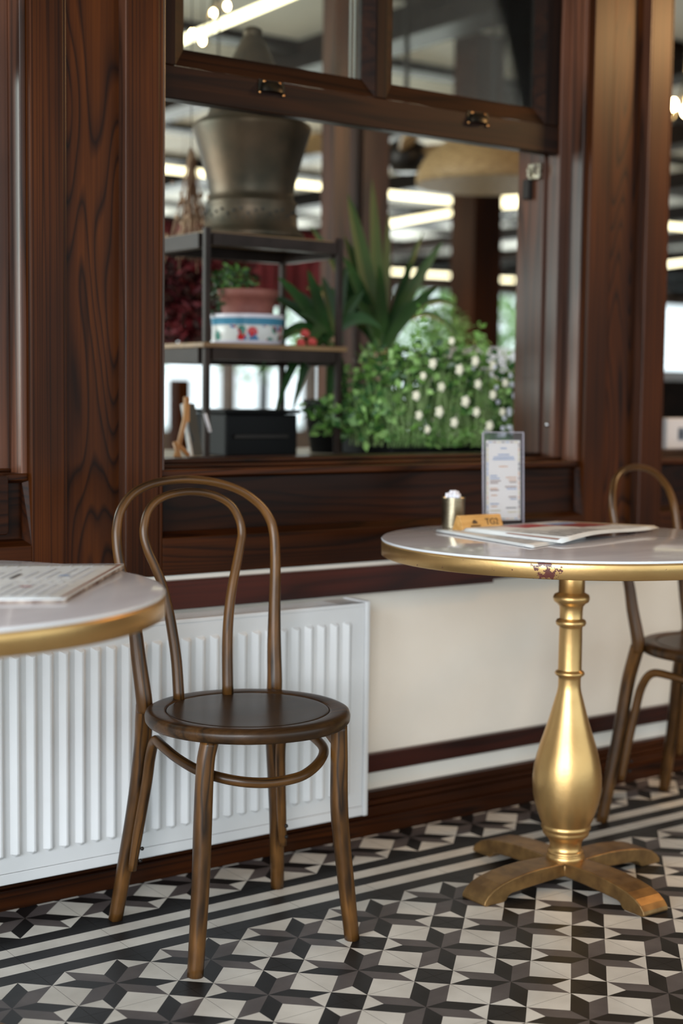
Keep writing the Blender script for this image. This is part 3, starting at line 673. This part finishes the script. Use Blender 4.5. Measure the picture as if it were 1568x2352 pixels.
# ------------------------------------------------------------------ menu on the left table (top at 0.776)
ZL = 0.7765
def big_menu():
    A, B_, C_, D_ = Vector((-1.219, -.367, 0)), Vector((-.957, -.042, 0)), Vector((-1.50, .235, 0)), Vector((-1.76, -.09, 0))
    t = thing('folded_menu', 'large laminated menu with worn brown edges on the left table', 'menu', (-1.2, -.1, ZL))
    o0 = Vector((-1.2, -.1, 0))
    def pt(u, v, z): p = (A*(1-u)+B_*u)*(1-v)+(D_*(1-u)+C_*u)*v-o0; return (p.x, p.y, z+0.004*(1-v)*abs(math.sin(u*PI*2))*.15)
    for L in range(3):
        b = MB(); n, m_ = 16, 8
        b.v = [pt(i/n, j/m_*.66, L*.0024) for i in range(n+1) for j in range(m_+1)]
        for i in range(n):
            for j in range(m_):
                a = i*(m_+1)+j; b.face((a, a+1, a+m_+2, a+m_+1), 0, True)
        o = b.build('page', [menu_white if L == 2 else menu_edge], t); sd = o.modifiers.new('solid', 'SOLIDIFY'); sd.thickness = .0016; sd.offset = -1
    b = MB(); rnd = random.Random(5); z = 2*.0024+.0028
    def rect(u0, u1, v0, v1, mm): b.poly([pt(u0, v0, z), pt(u1, v0, z), pt(u1, v1, z), pt(u0, v1, z)][::-1], mm)
    for (ua, ub) in ((.06,.46), (.54,.95)):
        for k in range(21):
            v = .045+.0285*k
            if k % 7 == 6: rect(ua, ua+.14, v, v+.010, 0); continue
            L = (ub-ua)*(.45+.4*rnd.random())
            rect(ua, ua+L, v, v+.0065, 1); rect(ub-.035, ub, v, v+.0065, 1)
    for u, v, mm in ((.30,.14,2), (.62,.10,3), (.25,.33,2)):
        cx = u; P = [(u+.012*math.cos(a*PI/6), v+.016*math.sin(a*PI/6)) for a in range(12)]
        b.poly([pt(a, c, z+.0001) for a, c in P], mm)
    rect(.0, .008, .0, .66, 0); rect(.988, 1.0, .0, .66, 1); rect(.012, .988, .004, .012, 4); rect(.497, .503, .012, .66, 5)
    b.build('menu_print', [print_dark, print_mid, print_red, print_blue, print_brown, paper], t)
menu_white = noisy('laminated_sheet', (0.70, 0.73, 0.74), (0.78, 0.80, 0.81), 6, 0.25)
menu_edge = noisy('worn_menu_edge', (0.10, 0.04, 0.03), (0.50, 0.42, 0.36), 40, 0.6)
print_mid = plain('print_mid', (0.50, 0.51, 0.55), 0.4)
big_menu()

# ------------------------------------------------------------------ inner room shell
b = MB().box(-4, 24, 0.84, 16.2, -0.12, -0.02)
struct(b.build('floor_inner', inner_floor), 'floor of the inner dining room', 'floor')
ZC = 3.05
struct(MB().box(-4, 24, 0.60, 16.2, ZC, ZC+.1).build('ceiling_inner', ceil_panel), 'pale ceiling panels between dark beams in the inner room', 'ceiling')
b = MB()
for x in [1.0+1.75*k for k in range(-2, 13)]: b.box(x-.11, x+.11, 0.85, 16, ZC-.16, ZC+.01)
struct(b.build('trim_6', beam_wood), 'long dark ceiling beams running away from the wall', 'beams')
b = MB(); y = 2.2
while y < 16: b.box(-3.9, 23.9, y-.07, y+.07, ZC-.055, ZC+.01); y += 1.32
struct(b.build('trim_7', beam_wood), 'cross beams of the inner room ceiling', 'beams')
struct(MB().box(-4.1, -4.0, 0.84, 16.2, -.1, ZC+.1).build('wall_inner_left', inner_wall), 'left side wall of the inner room', 'wall')
struct(MB().box(24.0, 24.1, 0.84, 16.2, -.1, ZC+.1).build('wall_inner_right', inner_wall), 'right side wall of the inner room', 'wall')
b = MB(); b.box(-4, 24, 16.0, 16.2, -.1, 0.55); b.box(-4, 24, 16.0, 16.2, 2.75, ZC+.1)
k = -4.0
while k < 24: b.box(k, k+.12, 15.95, 16.2, 0.5, 2.8); k += 1.45
struct(b.build('wall_far', inner_wall), 'far wall of the inner room with a row of bright windows', 'wall')
struct(MB().box(1.196, 1.315, 2.2, 2.32, -.02, ZC).build('trim_8', wood_jamb), 'dark square wooden post behind the tall yucca', 'post')
struct(MB().box(1.062, 1.130, 2.2, 2.28, -.02, ZC).build('trim_11', wood_jamb), 'thin brown post just left of the square post', 'post')
struct(MB().box(3.30, 3.50, 4.0, 4.2, -.02, ZC).build('trim_9', wood_v), 'brown post farther back in the inner room', 'post')
struct(MB().box(2.28, 2.37, 5.5, 5.6, -.02, 1.15).build('trim_10', wood_v), 'short dark post seen low at the left through the window', 'post')
# outside behind the far windows
struct(MB().box(-20, 45, 16.3, 60, -.4, -.3).build('ground_outside', plain('pale_paving', (0.72, 0.76, 0.74), 0.9)), 'pale paving outside beyond the far windows', 'ground')
def leaf_cloud(b, n, c, s, size, rnd, mats, shape='ell', asp=2.2, droop=0.0):
    for _ in range(n):
        while True:
            p = Vector((rnd.uniform(-1,1), rnd.uniform(-1,1), rnd.uniform(-1,1)))
            if p.length < 1: break
        if shape == 'box': p = Vector((rnd.uniform(-1,1), rnd.uniform(-1,1), rnd.uniform(-1,1)))
        q = Vector((c[0]+p.x*s[0], c[1]+p.y*s[1], c[2]+p.z*s[2]))
        d = Vector((rnd.uniform(-1,1), rnd.uniform(-1,1), rnd.uniform(-.6,1)-droop)).normalized()
        sd = d.cross(Vector((rnd.uniform(-1,1), rnd.uniform(-1,1), rnd.uniform(-1,1)))).normalized()
        L = size*rnd.uniform(.6, 1.25); W = L/asp; up = sd.cross(d)
        mid = q+d*L*.5
        b.poly([q, mid+sd*W*.5+up*L*.06, q+d*L, mid-sd*W*.5+up*L*.06], rnd.choice(mats))
rnd = random.Random(11)
def tree(label, x, y, h, r, n=900):
    t = thing('garden_tree', label, 'tree', (x, y, -.3), 0, 'garden trees outside the far windows')
    MB().tube([(0,0,0),(.05,0,h*.4),(0,.05,h*.75)], [.12,.10,.05], 8).build('trunk', beam_wood, t)
    b = MB(); leaf_cloud(b, n, (0,0,h*.72), (r,r,h*.42), .28, rnd, [0,1]); b.build('crown', [leaf_mid, leaf_lite], t)
for i, (x, y, h, r) in enumerate(((9.5,21,4.2,1.9),(13.5,22,4.6,2.0),(17.5,21.5,4.3,1.8),(21,24,4.6,2.0))):
    tree('leafy green garden tree outside, blurred beyond the far windows', x, y, h, r)

# LED tubes
def tube_light(label, p, q, r=0.020):
    P, Q = Vector(p), Vector(q); mid = (P+Q)/2
    t = thing('tube_light', label, 'light', tuple(mid), 0, 'straight tube lights of the inner room')
    MB().tube([P-mid, Q-mid], r, 10, sub=1).build('tube', tube_em, t)
    for f in (.15, .85):
        a = P.lerp(Q, f)-mid; MB().tube([a+Vector((0,0,r)), a+Vector((0,0,ZC-mid.z-.01))], .0025, 5, sub=1).build('hanging_wire', iron, t)
    return t
Z6 = 2.60
def tl(label, p, q): return tube_light(label, (*p, Z6), (*q, Z6))
tl('lit tube light seen left of the copper urn', (2.0, 6.81), (3.27, 6.81))
tl('short lit tube end seen right of the copper urn', (3.75, 6.81), (4.225, 6.81))
tl('lit tube light falling to the right, just right of the dark post', (4.55, 6.79), (5.52, 6.79))
tl('lit tube light rising to the right below the first one right of the dark post', (6.07, 8.60), (5.93, 7.16))
tl('upper short lit tube beside the right jamb', (5.62, 6.70), (5.90, 6.10))
tl('lower short lit tube beside the right jamb', (5.90, 6.85), (6.15, 6.30))
tl('upper lit tube in the right-hand window strip', (6.9, 6.81), (8.6, 6.81))
tl('lower lit tube in the right-hand window strip', (11.0, 9.9), (10.7, 8.6))
for i, (a, c) in enumerate(((5.6, 8.10), (9.0, 9.62), (9.72, 10.34), (10.86, 11.2))):
    tl(['long lit tube low behind the shelf', 'short lit tube low left of the spiky leaves', 'lit tube low right of the spiky leaves', 'short lit tube low beside the far post'][i], (a, 12.4), (c, 12.3))
tl('bright tube light slanting across the upper left pane', (1.10, 1.9), (1.165, 3.55))
tl('lit tube far behind, half hidden by the shelf top', (5.9, 10.9), (6.9, 10.9))

# ------------------------------------------------------------------ counter, shelf and plants behind the middle window
t = thing('display_counter', 'low wooden counter behind the window carrying shelf and plants', 'counter', (0, 0, -.02))
MB().box(-.75, 1.50, .98, 1.75, .875, .915).build('counter_top', counter_m, t, bevel=.004)
MB().box(-.72, 1.47, 1.02, 1.72, 0, .874).build('counter_body', wood_v, t)
ZK = .895
t = thing('plant_shelf', 'dark metal frame shelf with planks holding the urn and flower bowl', 'shelf', (0, 0, ZK))
for x in (-.074, .362):
    for y in (1.19, 1.48):
        b = MB().box(x, x+.017, y, y+.017, 0, 1.512-ZK); b.build('post', shelf_metal, t, bevel=.002)
for z in (1.182, 1.4885):
    b = MB().box(-.051, .355, 1.188, 1.215, z-.022-ZK, z+.010-ZK); b.box(-.051, .355, 1.472, 1.499, z-.030-ZK, z+.010-ZK)
    b.box(-.080, -.052, 1.218, 1.47, z-.030-ZK, z+.010-ZK); b.box(.356, .384, 1.218, 1.47, z-.030-ZK, z+.010-ZK)
    b.build('shelf_frame', shelf_metal, t)
    MB().box(-.085, .390, 1.180, 1.505, z+.0105-ZK, z+.024-ZK).build('plank', shelf_wood, t, bevel=.002) if z < 1.3 else MB().box(-.0515, .3555, 1.2155, 1.4715, z+.004-ZK, z+.0175-ZK).build('plank', shelf_wood, t)
# copper urn on top
t = thing('copper_urn', 'large hammered old copper urn with conical lid on the shelf top', 'urn', (.170, 1.35, 1.5075))
MB().lathe([(.0001,0),(.150,0),(.153,.004),(.151,.012),(.140,.022),(.134,.030),(.130,.060),(.127,.088),(.130,.094),(.129,.102),(.121,.108),(.119,.125),(.123,.150),(.134,.190),(.147,.235),(.159,.275),(.167,.300),(.169,.309),(.166,.317),(.150,.327),(.130,.338),(.122,.350),(.119,.372),(.112,.380),(.104,.385)], n=64).build('urn_body', bronze, t)
b = MB()
for k in range(40):
    a = k*2*PI/40; r_ = .1305; b.ball((r_*math.cos(a), r_*math.sin(a), .066+.008*math.sin(k*2.1)), .0042, n=6, k=4); b.ball((r_*math.cos(a+.05), r_*math.sin(a+.05), .048), .003, n=6, k=4)
b.build('relief_band', plain('dark_patina', (.018, .022, .022), .5), t)
MB().lathe([(.106,.386),(.108,.392),(.104,.402),(.092,.425),(.078,.455),(.064,.490),(.050,.520),(.036,.548),(.028,.560),(.026,.566),(.028,.574),(.026,.584),(.014,.590),(.0001,.591)], n=48).build('lid', bronze, t)
# flower bowl with pot
t = thing('flower_bowl', 'white painted ceramic bowl with blue border and red flowers on the shelf', 'bowl', (.150, 1.335, 1.2065))
bowl_m = []
def bowl_mat():
    m, nt, b = mat('painted_ceramic'); L = nt.links
    tc = N(nt, 'ShaderNodeTexCoord'); sx = N(nt, 'ShaderNodeSeparateXYZ'); L.new(tc.outputs['Object'], sx.inputs[0])
    band = ramp(nt, sx.outputs['Z'], [(0.0, (.60,.58,.66)), (.010, (.60,.58,.66)), (.011, (.60,.60,.58)), (.052, (.60,.60,.58)), (.053, (.06,.22,.34)), (.070, (.05,.24,.36)), (.071, (.66,.62,.68)), (1.0, (.66,.62,.68))], 'CONSTANT')
    v = N(nt, 'ShaderNodeTexVoronoi', Scale=30.0); L.new(tc.outputs['Object'], v.inputs['Vector'])
    dots = ramp(nt, v.outputs['Distance'], [(0.0, (1,1,1)), (.42, (1,1,1)), (.48, (0,0,0))])
    n1 = N(nt, 'ShaderNodeTexNoise', Scale=26.0, Detail=1.0); L.new(tc.outputs['Object'], n1.inputs['Vector'])
    colr = ramp(nt, n1.outputs['Fac'], [(.0, (.05,.16,.32)), (.46, (.05,.16,.32)), (.47, (.50,.02,.02)), (.56, (.50,.02,.02)), (.57, (.06,.20,.16)), (1, (.06,.20,.16))], 'CONSTANT')
    lim = N(nt, 'ShaderNodeMath', operation='LESS_THAN'); L.new(sx.outputs['Z'], lim.inputs[0]); lim.inputs[1].default_value = .053
    lim2 = N(nt, 'ShaderNodeMath', operation='GREATER_THAN'); L.new(sx.outputs['Z'], lim2.inputs[0]); lim2.inputs[1].default_value = .012
    m1 = N(nt, 'ShaderNodeMath', operation='MULTIPLY'); L.new(lim.outputs[0], m1.inputs[0]); L.new(lim2.outputs[0], m1.inputs[1])
    m2 = N(nt, 'ShaderNodeMath', operation='MULTIPLY'); L.new(m1.outputs[0], m2.inputs[0]); L.new(dots.outputs[0], m2.inputs[1])
    mx = N(nt, 'ShaderNodeMixRGB'); L.new(m2.outputs[0], mx.inputs[0]); L.new(band.outputs[0], mx.inputs[1]); L.new(colr.outputs[0], mx.inputs[2])
    L.new(mx.outputs[0], b.inputs['Base Color']); setp(b, rough=.2); return m
MB().lathe([(.0001,0),(.090,0),(.096,.003),(.099,.010),(.101,.040),(.103,.070),(.106,.078),(.106,.085),(.102,.086),(.098,.080),(.094,.015),(.0001,.012)], n=48).build('bowl_body', bowl_mat(), t)
# small roses beside the bowl
rnd2 = random.Random(21)
t = thing('terracotta_pot', 'terracotta pot with small green plant standing in the flower bowl', 'plant pot', (.150, 1.335, 1.2195))
MB().lathe([(.0001,0),(.066,0),(.074,.090),(.079,.118),(.086,.120),(.088,.140),(.086,.143),(.076,.143),(.074,.125),(.0001,.122)], n=40).build('pot', terracotta, t)
b = MB(); leaf_cloud(b, 260, (-.04, .02, .165), (.075, .06, .045), .022, rnd2, [0, 1]); leaf_cloud(b, 70, (-.105, 0, .11), (.02, .03, .05), .018, rnd2, [0]); b.build('foliage', [leaf_dark, leaf_mid], t)
for i, (x, z) in enumerate(((.305, 1.245), (.330, 1.222), (.290, 1.218))):
    b = MB()
    for k in range(7):
        a = k*2*PI/7; b.ball((x+.007*math.cos(a), 1.27+.004*math.sin(a), z+.004*math.sin(2*a)), .0085, n=7, k=5)
    tag(b.build('red_blossom', plain('coral_petal', (.55, .07, .06), .6) if i == 0 else bpy.data.materials['coral_petal']), 'small red blossom lying at the right end of the middle shelf plank', 'flower', 'red blossoms on the shelf')
# black storage box below
t = thing('storage_box', 'black box with a tray standing under the middle shelf plank', 'box', (.160, 1.345, ZK))
MB().box(-.135, .105, -.10, .10, 0, .118).build('box_body', black_box, t, bevel=.006)
MB().box(-.141, .111, -.105, .105, .119, .131).build('box_lid', black_box, t, bevel=.004)
MB().box(-.11, .07, -.109, -.1005, .05, .062).build('box_handle', iron, t, bevel=.002)
# slate easel sign
t = thing('easel_sign', 'small slate board leaning on an orange wooden easel at the window corner', 'sign', (-.150, 1.10, ZK), math.radians(20))
Ml = Matrix.Rotation(math.radians(-12), 4, 'X')
MB().box(-.018, .022, -.004, .004, .012, .150, M=Ml).build('slate', slate, t)
MB().box(-.026, -.0185, -.005, .005, .012, .150, M=Ml).build('slate_edge', paper_grey, t)
b = MB(); b.tube([(-.088,.0,.004),(-.052,.0,.10),(-.030,.008,.158)], .0065, 6, sub=1); b.tube([(-.104,-.012,.050),(-.090,-.018,.006),(-.030,-.020,.006)], .0065, 6, sub=1); b.tube([(-.080,.0,.045),(-.036,.0,.014)], .006, 6, sub=1); b.box(-.040,-.024,.006,.014,.10,.165)
b.build('easel', easel_wood, t)
o = MB().tube([(0,0,0),(.014,-.006,-.048)], .0048, 8, sub=1).build('white_marker', petal_white, t, loc=(.004,-.022,.122))

# yuccas
def blade(b, base, tip, w, sag, m=0, n=10, flat=(0,-1,0)):
    B, Tt = Vector(base), Vector(tip); d = Tt-B; side = d.cross(Vector(flat)).normalized()
    mid = (B+Tt)/2+Vector((0,0,sag))
    pv = None
    for i in range(n+1):
        t_ = i/n; p = B*(1-t_)**2+mid*2*t_*(1-t_)+Tt*t_*t_
        ww = w*.5*min(1, (.45+1.6*t_))*(1-t_**3.0)**.8+.0003
        cur = (p-side*ww, p+Vector((0, .18*ww, -.25*ww)), p+side*ww)
        if pv:
            b.poly([pv[0], pv[1], cur[1], cur[0]], m, True); b.poly([pv[1], pv[2], cur[2], cur[1]], m, True)
        pv = cur
def yucca(label, loc, leaves, hstem, potr=.09):
    t = thing('yucca_plant', label, 'plant', loc)
    b = MB()
    for tip, w, sag in leaves:
        bx = (random.uniform(-.015,.015), random.uniform(-.02,.02), hstem+random.uniform(-.02,.02)); blade(b, bx, tip, w*1.35, sag)
    b.build('leaves', leaf_dark, t)
    MB().tube([(0,0,.10),(.006,.004,hstem*.6),(0,0,hstem+.02)], [.026,.024,.02], 10).build('stem', dried, t)
    MB().lathe([(.0001,0),(potr*.75,0),(potr,.14),(potr*1.06,.145),(potr*1.04,.16),(potr*.94,.16),(potr*.9,.14),(.0001,.135)], n=32).build('pot', black_box, t)
random.seed(4)
Y1 = 1.56; bx1 = .800
def rel(x, z, y=0.0): return (x-bx1, y, z-ZK)
yucca('tall yucca with upright broad blades in front of the dark post', (bx1, Y1, ZK),
      [(rel(.645,1.70,-.02), .050, .05), (rel(.755,1.760,.0), .040, .02), (rel(.985,1.61,.02), .024, .03), (rel(1.02,1.575,-.04), .038, .05), (rel(.55,1.60,.05), .034, .06), (rel(.60,1.50,-.06), .040, .05),
       (rel(1.12,1.33,-.05), .020, .22), (rel(.50,1.40,.0), .040, .10), (rel(.69,1.58,.06), .045, .03), (rel(.88,1.52,.08), .036, .02), (rel(.96,1.42,-.09), .034, .05),
       (rel(.62,1.36,-.10), .036, .06), (rel(1.16,1.20,-.02), .018, .26), (rel(.72,1.48,-.09), .04, .03), (rel(.84,1.66,.02), .03, .02)], .31)
bx2, Y2 = .500, 1.40
def rel2(x, z, y=0.0): return (x-bx2, y, z-ZK)
yucca('smaller yucca with fanned dark blades at the right end of the shelf', (bx2, Y2, ZK),
      [(rel2(.255,1.405,-.06), .030, .05), (rel2(.365,1.435,-.05), .034, .03), (rel2(.315,1.30,-.08), .028, .07), (rel2(.44,1.42,-.02), .034, .03), (rel2(.545,1.46,.0), .036, .02), (rel2(.61,1.39,.0), .034, .04),
       (rel2(.215,.985,-.10), .034, .22), (rel2(.30,1.06,-.09), .028, .20), (rel2(.40,.96,-.11), .034, .18), (rel2(.20,1.12,-.04), .026, .20), (rel2(.36,1.00,.02), .030, .16), (rel2(.47,.98,-.12), .028, .12),
       (rel2(.66,1.27,-.03), .030, .10), (rel2(.30,1.36,.06), .026, .05), (rel2(.40,1.38,.05), .03, .03)], .33)

# flowering bush in a long planter
t = thing('flower_planter', 'long planter crowded with green foliage, cream roses and small white flowers', 'planter', (0, 0, ZK))
MB().box(.46, 1.30, 1.06, 1.30, 0, .050).build('planter_box', black_box, t, bevel=.006)
rnd = random.Random(31); b = MB()
def top_of(x):   # silhouette height above the counter
    return .15+.12*math.exp(-((x-.56)/.10)**2)+.11*math.exp(-((x-.76)/.13)**2)+.030*math.exp(-((x-1.12)/.12)**2)
for _ in range(4200):
    x = rnd.uniform(.36, 1.34); y = rnd.uniform(1.0, 1.34); h = top_of(x)*rnd.uniform(.1, 1.05)**.7
    if x < .46: h *= .75
    leaf_cloud(b, 1, (x, y, .03+h), (.012,.012,.012), .032, rnd, [0, 2, 1, 0, 2], asp=1.5)
for k in range(16):    # upright sprigs
    x0, y0 = rnd.uniform(.44, 1.25), rnd.uniform(1.04, 1.28); h = top_of(x0)+rnd.uniform(.02, .09)
    for s_ in range(12):
        f = s_/12; leaf_cloud(b, 3, (x0+.02*math.sin(f*3+k), y0, .06+h*(.6+.42*f)), (.012,.012,.006), .024, rnd, [0, 1], asp=1.6)
leaf_cloud(b, 900, (.86, 1.03, .060), (.48, .035, .032), .026, rnd, [0, 0, 1])
b.build('foliage', [leaf_mid, leaf_lite, leaf_dark], t)
b = MB()
for _ in range(620):
    x = rnd.uniform(.40, 1.34); y = rnd.uniform(.99, 1.18); h = top_of(x)*rnd.uniform(.6, 1.05)
    blade(b, (x, y, .03), (x+rnd.uniform(-.06,.06), y+rnd.uniform(-.02,.02), .03+h), .0035, rnd.uniform(-.01,.02), n=4)
g_ = b.build('grass', grass_m, t); g_['kind'] = 'stuff'
roses = [(.500,.20),(.545,.235),(.475,.145),(.60,.30),(.64,.22),(.575,.17),(.69,.245),(.71,.18),(.655,.13),(.78,.235),(.82,.185),(.76,.15),(.50,.09),(.56,.10),(.86,.25),(.70,.10),(.82,.10),(.91,.15),(.62,.07),(1.16,.205),(.97,.11),(.75,.06),(.53,.05),(1.02,.09)]
for x, h in roses:
    y = rnd.uniform(.960, .990); b = MB(); g_ = rnd.uniform(.7, 1.05)
    for k in range(3):
        for q in range(5):
            a = q*2*PI/5+k*.6; rr = .0035+.0045*k
            b.ball((x+rr*g_*math.cos(a)*.8, y+.004*k, .03+h+rr*g_*math.sin(a)*.9), (.0045+.0008*k)*g_, n=6, k=4)
    b.build('rose_bloom', petal_cream, t)
b = MB()
for _ in range(230):
    x = rnd.gauss(1.05, .13); x = min(1.33, max(.70, x)); y = rnd.uniform(.95, 1.02); h = rnd.uniform(.05, 1.0)*top_of(x)
    for q in range(5):
        a = q*2*PI/5; b.ball((x+.0042*math.cos(a), y, .03+h+.0042*math.sin(a)), .0036, n=5, k=3)
w_ = b.build('white_flowers', petal_white, t); w_['kind'] = 'stuff'

# red and dried hanging plants on the left
t = thing('hanging_red_plant', 'dark red leafy plant hanging at the left behind the shelf', 'plant', (.42, 1.95, 0))
rnd = random.Random(8); b = MB(); leaf_cloud(b, 3600, (-.09, 0, 1.39), (.24, .12, .18), .046, rnd, [0, 0, 1]); b.build('foliage', [red_leaf, plain('brown_leaf', (.05, .016, .012), .7)], t)
MB().lathe([(.0001,1.52),(.05,1.52),(.08,1.60),(.0001,1.60)], n=20).build('hanging_pot', black_box, t)
MB().tube([(0,0,1.6),(0,0,ZC-.01)], .003, 6, sub=1).build('cord', iron, t)
t = thing('dried_bunch', 'pale bunch of dried stems hanging left of the copper urn', 'dried flowers', (.13, 1.62, 0))
b = MB()
for k in range(46):
    x, y = rnd.gauss(0, .010), rnd.gauss(0, .010); z = 1.80-rnd.uniform(0, .05)
    b.tube([(x*.3, y*.3, z), (x*1.3, y, z-.12), (x*3.2+rnd.gauss(0,.008), y*3, z-rnd.uniform(.20,.34))], [.0016,.0016,.001], 5, sub=2)
    b.ball((x*3.0, y*3, z-rnd.uniform(.10,.30)), rnd.uniform(.005,.010), n=6, k=4)
b.build('stems', dried, t); MB().tube([(0,0,1.79),(0,0,ZC-.01)], .0015, 5, sub=1).build('string', iron, t)
o = MB()
for k in range(24):
    x0, x1 = -.0+k*.075, .0+(k+1)*.075
    o.poly([(x0, .03*math.sin(k*1.3), 0), (x1, .03*math.sin((k+1)*1.3), 0), (x1, .03*math.sin((k+1)*1.3), .42), (x0, .03*math.sin(k*1.3), .42)], 0, True)
o = o.build('red_awning_cloth', red_cloth, loc=(1.15, 4.3, 1.52)); sd = o.modifiers.new('solid', 'SOLIDIFY'); sd.thickness = .006
MB().tube([(0,0,.42),(1.8,0,.42)], .012, 8, sub=1).build('rod', iron, o); MB().tube([(.2,0,.42),(.2,0,ZC-1.53)], .004, 6, sub=1).build('cord', iron, o); MB().tube([(1.6,0,.42),(1.6,0,ZC-1.53)], .004, 6, sub=1).build('cord', iron, o)
tag(o, 'red cloth hanging in the inner room behind the potted plant', 'cloth')

# wicker lamp, fan blades, white chair
def dome(label, loc, R, h, rod, flat=1.0):
    t = thing('rattan_lamp', label, 'lamp', loc)
    prof = [(R*math.sin(PI/2*i/12), -h+h*(1-math.cos(PI/2*(1-i/12)))*0 + h*math.cos(PI/2*i/12)*1.0) for i in range(13)]
    prof = [(max(.0001, r_), z) for r_, z in prof]
    b = MB().lathe(prof[::-1] if False else prof, n=60)
    o = b.build('shade', rattan, t); sd = o.modifiers.new('solid', 'SOLIDIFY'); sd.thickness = .008
    b = MB()
    for k in range(60):
        a = k*2*PI/60; b.tube([(r_*1.012*math.cos(a), r_*1.012*math.sin(a), z+.004) for r_, z in prof[1:]], .0045, 5, sub=1)
    b.build('ribs', rattan, t)
    MB().tube([(0,0,0), (0,0,rod)], .006, 6, sub=1).build('cord', iron, t)
    return t
dome('large round rattan shade hanging high behind the right side of the window', (2.09, 2.50, 2.17), .31, .21, ZC-2.17)
t = thing('ceiling_fan', 'pale wooden ceiling fan beside the rattan shade', 'fan', (2.14, 3.15, 2.19))
MB().lathe([(.0001,-.10),(.06,-.10),(.09,-.06),(.09,.02),(.03,.05),(.0001,.05)], n=24).build('motor', iron, t)
MB().tube([(0,0,.05),(0,0,ZC-2.19)], .012, 8, sub=1).build('rod', iron, t)
for k in range(5):
    M = Matrix.Rotation(math.radians(20+72*k), 4, 'Z') @ Matrix.Rotation(math.radians(32), 4, 'X')
    MB().prism([(.08,-.03),(.2,-.05),(.46,-.06),(.50,-.03),(.50,.03),(.46,.06),(.2,.05),(.08,.03)], -.006, .006, M=M).build('blade', rattan, t)
t = thing('potted_tree', 'yellow-green leafy potted tree blurred behind the tall yucca', 'plant', (2.25, 3.0, -.02))
rnd = random.Random(77); b = MB(); leaf_cloud(b, 420, (.02, 0, 1.30), (.13, .12, .22), .045, rnd, [0, 1, 1]); b.build('foliage', [leaf_mid, leaf_lite], t)
MB().tube([(0,0,.2),(.02,0,.7),(0,.01,1.3)], .014, 8).build('stem', dried, t); MB().lathe([(.0001,0),(.12,0),(.16,.30),(.15,.30),(.0001,.26)], n=24).build('pot', terracotta, t)
t = thing('white_shell_chair', 'white plastic shell chair seen above the bush at the right', 'chair', (1.98, 2.42, -.02), math.radians(-30))
b = MB(); n = 16; rows = 12
for i in range(rows+1):
    v = i/rows; z = .72+.575*v
    wv = .235*(1-.0*v) if v < .75 else .235*math.sqrt(max(0, 1-((v-.75)/.25)**2*.55))
    for k in range(n+1):
        u = k/n*2-1; b.v.append((wv*u, .10*(abs(u)**2)*-1+.06*v, z-.04*(abs(u)**4)*(1 if v > .7 else 0)))
for i in range(rows):
    for k in range(n):
        a = i*(n+1)+k; b.face((a, a+1, a+n+2, a+n+1), 0, True)
o = b.build('backrest', plastic_white, t); sd = o.modifiers.new('solid', 'SOLIDIFY'); sd.thickness = .012
MB().prism(rrect(-.22, .22, -.40, .02, .08), .705, .725).build('seat', plastic_white, t, bevel=.005)
for sx, sy in ((-.17,-.34), (.17,-.34), (-.17,-.04), (.17,-.04)):
    MB().tube([(sx*.8, sy, .704), (sx*1.15, sy*1.05+.0, 0)], .012, 8, sub=1).build('leg', iron, t)

# bulbs added behind upper-left pane for reflected lights, and chandelier in right window
def sparkle(label, loc, pts, r):
    t = thing('crystal_chandelier', label, 'chandelier', loc, 0, 'small chandeliers')
    b = MB()
    for p in pts: b.tube([(0,0,.16), (p[0]*.6, p[1]*.6, p[2]-.02), p], .003, 5, sub=2)
    b.tube([(0,0,.16), (0,0,ZC-loc[2])], .004, 6, sub=1); b.build('frame', brass, t)
    for p in pts: MB().ball(p, r, n=10, k=8, sz=1.5).build('bulb', bulb_em, t)
sparkle('small warm-bulbed chandelier added for lights reflected in the upper left pane', (.95, 2.85, 2.50), [(-.067,-.01,-.063),(-.012,.0,.054),(.050,.0,.090),(-.09,.03,-.03)], .010)
sparkle('warm lit chandelier in the right-hand window strip', (2.62, 1.92, 2.235), [(-.09,-.02,.02),(-.05,.05,.0),(.0,-.04,-.02),(.05,.04,.02),(.09,-.03,.0),(-.03,-.05,.03),(.03,.0,.05)], .016)
# things at the right-hand window
t = thing('picture_box', 'white box with a small dark picture on the right-hand window sill', 'box', (1.66, 1.02, ZK))
MB().box(-.145, .10, -.04, .04, 0, .112).build('box_body', plastic_white, t, bevel=.003)
MB().box(-.092, .05, -.0425, -.0402, .042, .082).build('picture', noisy('small_picture', (.02,.03,.05), (.22,.26,.32), 30, .4), t)
t = thing('side_counter', 'dark counter behind the right-hand window', 'counter', (0, 0, -.02))
MB().box(1.56, 2.9, .95, 1.6, .875, .915).build('counter_top', wood_h, t); MB().box(1.58, 2.88, .98, 1.58, 0, .874).build('counter_body', wood_v, t)
t = thing('service_cabinet', 'dark cabinet with grey top edge seen through the right-hand window', 'cabinet', (3.2, 2.6, -.02))
MB().box(-.5, .9, -.25, .25, 0, 1.17).build('cabinet_body', beam_wood, t); MB().box(-.52, .92, -.27, .27, 1.171, 1.215).build('cabinet_top', paper_grey, t)
MB().box(-.5, -.44, -.262, -.252, .85, 1.165).build('cabinet_edge', paper_grey, t)

# ------------------------------------------------------------------ veranda shell on the camera side; its unseen ceiling is added to shape daylight
struct(MB().box(-5.2, 9, -6.6, 0.60, 3.2, 3.3).build('ceiling_veranda', noisy('veranda_boards', (0.30, 0.22, 0.155), (0.38, 0.28, 0.20), 3, 0.6, stretch=(1, 8, 1))), 'unseen ceiling added over the tiled veranda to shape the daylight', 'ceiling')
b = MB().box(9.0, 9.1, -6.6, 0.84, -.1, 3.3)
struct(b.build('wall_right', inner_wall), 'brown side wall far to the right of the veranda', 'wall')
